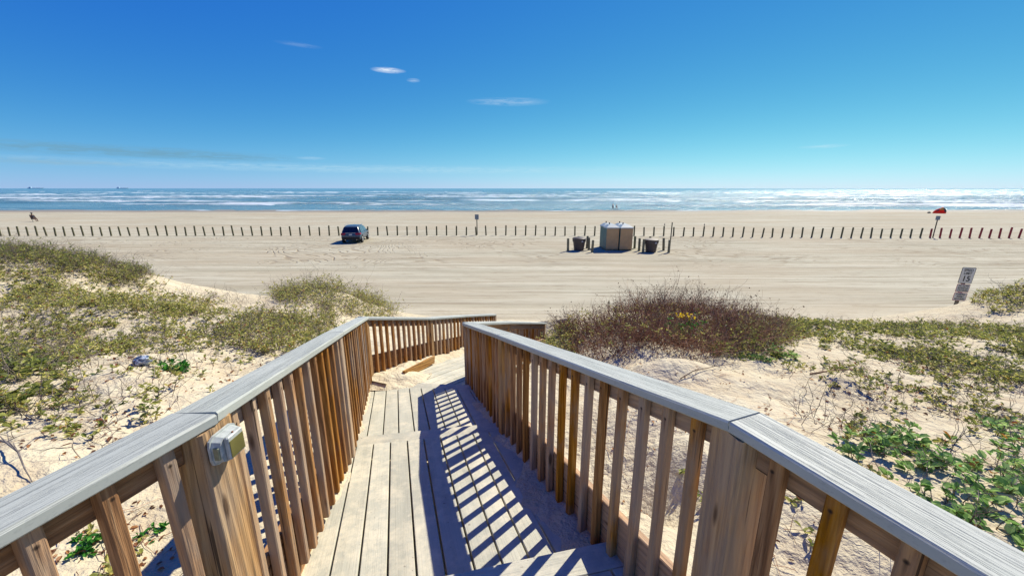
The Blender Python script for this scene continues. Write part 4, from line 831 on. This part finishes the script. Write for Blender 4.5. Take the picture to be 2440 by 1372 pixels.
# right dune ground cover
v = Veg()
p = sample([(1900, 782, 110, 22, 26), (2030, 800, 100, 26, 18), (2150, 812, 140, 40, 20), (2300, 830, 170, 55, 20), (2420, 860, 80, 60, 22), (2000, 840, 90, 30, 6), (1830, 820, 60, 30, 12)], (3, 14, 4, 11), 30); sprigs(v, p, .20, 5, .055, .52, (.0, .75))
p = sample([(2100, 800, 180, 45, 13), (2300, 850, 200, 100, 16), (2200, 1000, 290, 125, 18), (2400, 950, 110, 100, 20), (2300, 1150, 240, 150, 12), (1980, 920, 140, 60, 4)], (1.5, 14, .8, 11), 18); twigs(v, p, .36, 3, .0026, lean=.8, kink=.42)
p = sample([(2150, 890, 190, 55, 15), (2300, 960, 200, 80, 16), (2250, 1060, 180, 60, 14), (2060, 1080, 120, 70, 9), (1900, 1200, 80, 120, 11), (1960, 1300, 60, 70, 16), (1700, 1150, 120, 100, 3.5), (1500, 980, 90, 50, 6), (1420, 1100, 60, 60, 3), (1900, 870, 50, 16, 6)], (.9, 9, .6, 8), 18); sprigs(v, p, .13, 4, .045, .5, (.0, .8))
o = v.single('ground_cover', ['leaf', 'stem'], [m_leafY, m_twG]); tag(o, 'green leafy plants and tangled dark twigs covering the right dune', 'ground cover', kind='stuff')
v = Veg()
p = sample([(2425, 718, 100, 36, 20), (2365, 722, 50, 22, 14)], (12, 22, 8, 17), 32); sprigs(v, p, .26, 5, .06, .5, (.1, .9)); twigs(v, p[::2], .5, 2, .004)
o = v.single('ground_cover', ['leaf', 'stem'], [m_leafY, m_twG]); tag(o, 'yellow-green plants on the small dune behind the speed limit sign', 'ground cover', kind='stuff')
# litter: dead leaves and sticks lying on the sand
v = Veg()
def lit(blobs, area, dm, ll=.035):
    p = sample(blobs, area, dm); n = len(p); p = p+np.array([0, 0, .006]); V, Q = leaves(p, np.stack([rng.normal(0, 1, n), rng.normal(0, 1, n), rng.uniform(0, .4, n)], -1), np.stack([rng.normal(0, .3, n), rng.normal(0, .3, n), np.ones(n)], -1), ll*rng.uniform(.4, 1.4, n), ll*.6*rng.uniform(.5, 1.3, n)); v.add('leaf', V, Q, np.repeat(rng.random(n), 6))
def sticks(blobs, area, dm, L=.2):
    p = sample(blobs, area, dm); n = len(p); d = np.stack([rng.normal(0, 1, n), rng.normal(0, 1, n), rng.uniform(0, .15, n)], -1); a = walkers(p+np.array([0, 0, .006]), d, L*rng.uniform(.3, 1.6, n), 5, .3); a[..., 2] = terrain(a[..., 0], a[..., 1])+.006+np.abs(rng.normal(0, .012, a.shape[:2])); V, Q, T = tubes(a, np.full(n, .0024), np.full(n, .001)); v.add('stem', V, Q, T)
lit([(150, 1030, 200, 50, 26), (330, 980, 120, 40, 22), (450, 900, 80, 40, 12), (300, 1300, 200, 100, 60), (200, 850, 250, 80, 8), (620, 850, 60, 30, 40)], (-9, -1, .3, 9), 60)
lit([(1480, 860, 300, 60, 8), (2000, 950, 350, 100, 10), (2250, 920, 200, 60, 16), (1900, 1200, 160, 160, 30), (1500, 1100, 200, 150, 12), (1650, 950, 250, 80, 6)], (.8, 10, .5, 9), 34, .03)
lit([(420, 900, 200, 60, 10), (200, 1050, 220, 60, 14), (2200, 950, 300, 100, 10)], (-9, 10, .5, 9), 20, .05)
sticks([(200, 1000, 220, 80, 9), (300, 900, 250, 70, 6), (300, 1300, 200, 100, 30)], (-9, -1, .3, 9), 30)
sticks([(1500, 900, 140, 60, 7), (1900, 950, 300, 120, 7), (2250, 1000, 250, 120, 8), (1900, 1200, 160, 160, 16), (1450, 1050, 160, 160, 12), (1650, 900, 200, 50, 8)], (.8, 10, .5, 9), 20, .26)
o = v.single('leaf_litter', ['leaf', 'stem'], [m_leafD, m_twB]); tag(o, 'brown dead leaves and thin sticks scattered over the sand', 'litter', kind='stuff')
# individual shrubs
def shrub(name, label, blobs, area, dm, fn, mats, cat='shrub'):
    p = sample(blobs, area, dm, False); c = p.mean(0); c[2] = float(terrain(c[:1], c[1:2])[0]); e = empty(name, tuple(c)); tag(e, label, cat); v = Veg(); fn(v, p)
    for k, nm in (('stem', 'stems'), ('leaf', 'foliage'), ('head', 'seed_heads')):
        o = v.out(k, nm, mats.get(k), None)
        if o: wpar(o, e)
    return e
def f_brown(v, p):
    c = p[:, :2].mean(0); d = (p[:, :2]-c); n = len(p); hh = .56*np.clip(1.15-(d[:, 0]/2.9)**2*.55, .4, 1.2)*rng.uniform(.35, 1.25, n)*(1+1.1*fbm(p[:, 0], p[:, 1], 2.2, 3, 4))
    dirs = np.stack([d[:, 0]*.16+rng.normal(0, .5, n), d[:, 1]*.14-.2+rng.normal(0, .5, n), np.ones(n)], -1)
    a = walkers(p-np.array([0, 0, .05]), dirs, hh, 6, .17); V, Q, T = tubes(a, np.full(n, .0042), np.full(n, .0016)); v.add('stem', V, Q, T)
    for rep in range(2):
        idx = np.repeat(np.arange(n), 2); st_ = a[idx, rng.integers(2, 6, len(idx))]; dd_ = dirs[idx]*.8+rng.normal(0, .55, (len(idx), 3)); b_ = walkers(st_, dd_, hh[idx]*rng.uniform(.25, .55, len(idx)), 4, .25); V, Q, T = tubes(b_, np.full(len(idx), .0026), np.full(len(idx), .001)); v.add('stem', V, Q, T)
        tp = b_[:, -1]; tp = tp[rng.random(len(tp)) < .35]; k = len(tp); V, Q = leaves(tp, rng.normal(0, 1, (k, 3)), rng.normal(0, 1, (k, 3)), np.full(k, .030), np.full(k, .022)); v.add('head', V, Q, np.repeat(rng.random(k), 6))
    k = rng.random(n) < .08; sprigs(v, p[k]+np.array([0, 0, .15]), .25, 4, .04, .45, (.2, .9))
shrub('dry_shrub', 'large dense dry brown shrub mound behind the right railing', [(1570, 808, 200, 56, 58), (1400, 820, 145, 50, 46), (1740, 802, 110, 44, 28)], (1, 7, 5.2, 11.5), 90, f_brown, {'stem': m_twB, 'leaf': m_leafY, 'head': m_seed})
def f_mix(h, nl=5, ll=.045, tint=(.1, .95), tw=2): return lambda v, p: (sprigs(v, p, h, nl, ll, .48, tint, kink=.3), twigs(v, p[::tw], h*1.5, 2, .0026, lean=.5))
G = {'stem': m_twG, 'leaf': m_leafY}
shrub('dune_shrub', 'yellow-green leafy shrub on the hump left of the far end of the left railing', [(740, 705, 85, 28, 18), (830, 735, 80, 22, 18), (900, 755, 50, 16, 16)], (-8, -1.8, 7, 14.5), 55, f_mix(.44), G)
shrub('dune_shrub', 'twiggy leafy shrub with reddish base just left of the left railing', [(660, 800, 125, 52, 26), (740, 800, 70, 40, 24), (590, 800, 60, 40, 18)], (-7, -1.4, 4.2, 10), 70, f_mix(.30, tint=(.1, .98)), G)
shrub('dune_shrub', 'green leafy shrub at the left foot of the brown shrub mound', [(1310, 820, 75, 38, 26), (1250, 805, 40, 25, 24)], (.3, 3, 5.6, 10.5), 70, f_mix(.26, ll=.042), G)
shrub('dune_shrub', 'green and reddish leafy shrub at the right foot of the brown shrub mound', [(1790, 815, 80, 40, 26), (1720, 835, 70, 25, 22), (1850, 800, 60, 30, 18)], (3, 7.5, 5, 10), 70, f_mix(.26, ll=.042, tint=(0, .8)), G)
shrub('dune_shrub', 'dark grey twiggy shrub crowning the far left dune', [(200, 625, 120, 22, 16), (60, 615, 90, 25, 16), (310, 665, 40, 25, 16)], (-22, -6, 7.5, 16), 45, f_mix(.36, 4, .05, (0, .6), 1), G)
shrub('beach_plant', 'low clump of large rounded green leaves at lower right outside the railing', [(2300, 1230, 190, 115, 24), (2200, 1180, 110, 70, 16), (2420, 1180, 80, 90, 24), (2400, 1310, 90, 60, 24)], (1.5, 5, .5, 3.6), 90, lambda v, p: sprigs(v, p, .14, 4, .062, .60, (.1, .9), 1, .45, .0026), {'stem': m_stR, 'leaf': m_leafG}, 'plant')
shrub('beach_plant', 'patch of green leaves on reddish stems right of the right railing corner', [(2120, 1080, 100, 45, 13), (2060, 1060, 50, 30, 12), (2400, 1040, 70, 50, 11), (2260, 1100, 60, 40, 8)], (1.2, 5, .9, 4.5), 60, lambda v, p: sprigs(v, p, .15, 5, .065, .55, (.05, .9), 1, .5, .0026), {'stem': m_stR, 'leaf': m_leafG}, 'plant')
def clump(name, label, px_, py_, rad, n, h, ll, m, nl=6, mats=None, lw=.5, tint=(0, 1)):
    p0 = np.array(onplane(px_, py_, lambda q: float(terrain(np.array([q[0]]), np.array([q[1]]))[0]))); e = empty(name, tuple(p0)); tag(e, label, 'plant'); v = Veg()
    a = rng.uniform(0, 2*np.pi, n); r_ = rad*np.sqrt(rng.random(n)); q = np.stack([p0[0]+r_*np.cos(a), p0[1]+r_*np.sin(a)], -1); p = gz(q); sprigs(v, p, h, nl, ll, lw, tint, 1, .5, .003)
    for k, nm, mm in (('stem', 'stems', m_stR), ('leaf', 'foliage', m)):
        wpar(v.out(k, nm, mm), e)
    return e, p0
clump('beach_plant', 'bright green leafy plant beside the crumpled blue wrapper', 418, 880, .13, 24, .10, .055, m_leafB)
clump('beach_plant', 'bright green grassy plant under the near end of the left railing', 205, 1300, .07, 9, .08, .035, m_leafB)
clump('beach_plant', 'small green plant behind the near left post', 355, 1275, .04, 5, .07, .03, m_leafB)
clump('beach_plant', 'lone small leafy plant on open sand right of the brown mound', 1870, 852, .16, 16, .18, .06, m_leafG)
clump('beach_plant', 'low bluish-green plant at the foot of the sand mound, right of the brown shrub', 1800, 856, .2, 26, .08, .045, m_leafG)
fe, fp = clump('flowering_plant', 'bright green plant with yellow flower heads in front of the brown shrub', 1622, 822, .16, 22, .46, .06, m_leafB, 7)
mbv = Veg(); n = 34; pp = fp+np.array([0, 0, .52])+rng.normal(0, 1, (n, 3))*np.array([.07, .06, .02]); V, Q = leaves(pp, rng.normal(0, 1, (n, 3))+np.array([0, 0, .3]), np.tile(np.array([0, 0, 1.]), (n, 1)), np.full(n, .045), np.full(n, .03)); mbv.add('f', V, Q, np.repeat(rng.random(n), 6)); wpar(mbv.out('f', 'flowers', m_petal), fe)
# driftwood branch at the left edge, long dry stick on the right
def branch(label, pts, rad, m, kids=5):
    pts = [np.array(q_) for q_ in pts]; mb = MB(); n = len(pts); mb.tube(pts, [rad*(1-.7*i/(n-1)) for i in range(n)], 6)
    for k in range(kids):
        i = random.randrange(1, n-1); d = np.array([random.gauss(0, 1), random.gauss(0, 1), abs(random.gauss(.3, .4))]); d /= np.linalg.norm(d); L = random.uniform(.06, .2); mb.tube([pts[i], pts[i]+d*L*.5+np.array([0, 0, .01]), pts[i]+d*L+np.array([random.gauss(0, .02), random.gauss(0, .02), 0])], [rad*.5, rad*.35, rad*.15], 5)
    o = mb.build('fallen_branch', m); tag(o, label, 'branch'); return o
m_drift = flat('driftwood', (.16, .14, .13), .85, .1, .35, 30)
def og(px_, py_, dz=.015):
    q = onplane(px_, py_, lambda s: float(terrain(np.array([s[0]]), np.array([s[1]]))[0])); return q+np.array([0, 0, dz])
branch('grey forked fallen branch on the sand at the left edge', [og(-30, 1045), og(20, 1068, .05), og(50, 1095, .06), og(62, 1125, .03), og(78, 1150, .01)], .008, m_drift)
branch('long dry brown stick lying on the sand below the right shrubs', [og(1930, 893), og(1990, 886, .03), og(2050, 884, .02)], .012, flat('dry_stick', (.22, .13, .07), .8), 2)
branch('forked brown stick on the sand mound in front of the brown shrub', [og(1620, 905), og(1650, 893, .05), og(1700, 880, .04), og(1760, 868, .03)], .007, flat('dry_stick_dark', (.12, .07, .045), .8), 4)
# crumpled wrapper
bm = bmesh.new(); bmesh.ops.create_icosphere(bm, subdivisions=3, radius=.10)
for q in bm.verts:
    c = q.co; k = 1+.35*float(fbm(np.array([c.x*9+3]), np.array([c.y*9+c.z*7]), 1.0, 3)[0])*2; q.co = Vector((c.x*1.0*k, c.y*.8*k, c.z*.62*k))
me = bpy.data.meshes.new('wrapper'); bm.to_mesh(me); bm.free()
m_wr, t, b = mat('wrapper_foil', .3, .5); o_ = t('ShaderNodeTexCoord').outputs['Object']; nz = t.noise(o_, 11, 3); t.l.new(t.ramp(nz, [(.40, (.02, .03, .05)), (.47, (.06, .10, .18)), (.53, (.45, .52, .62)), (.62, (.05, .08, .13))]), b.inputs['Base Color'])
q = og(342, 868, .05); wo = link('plastic_wrapper', me, m_wr); wo.location = tuple(q); tag(wo, 'crumpled dark blue and white plastic wrapper lying on the sand', 'wrapper')
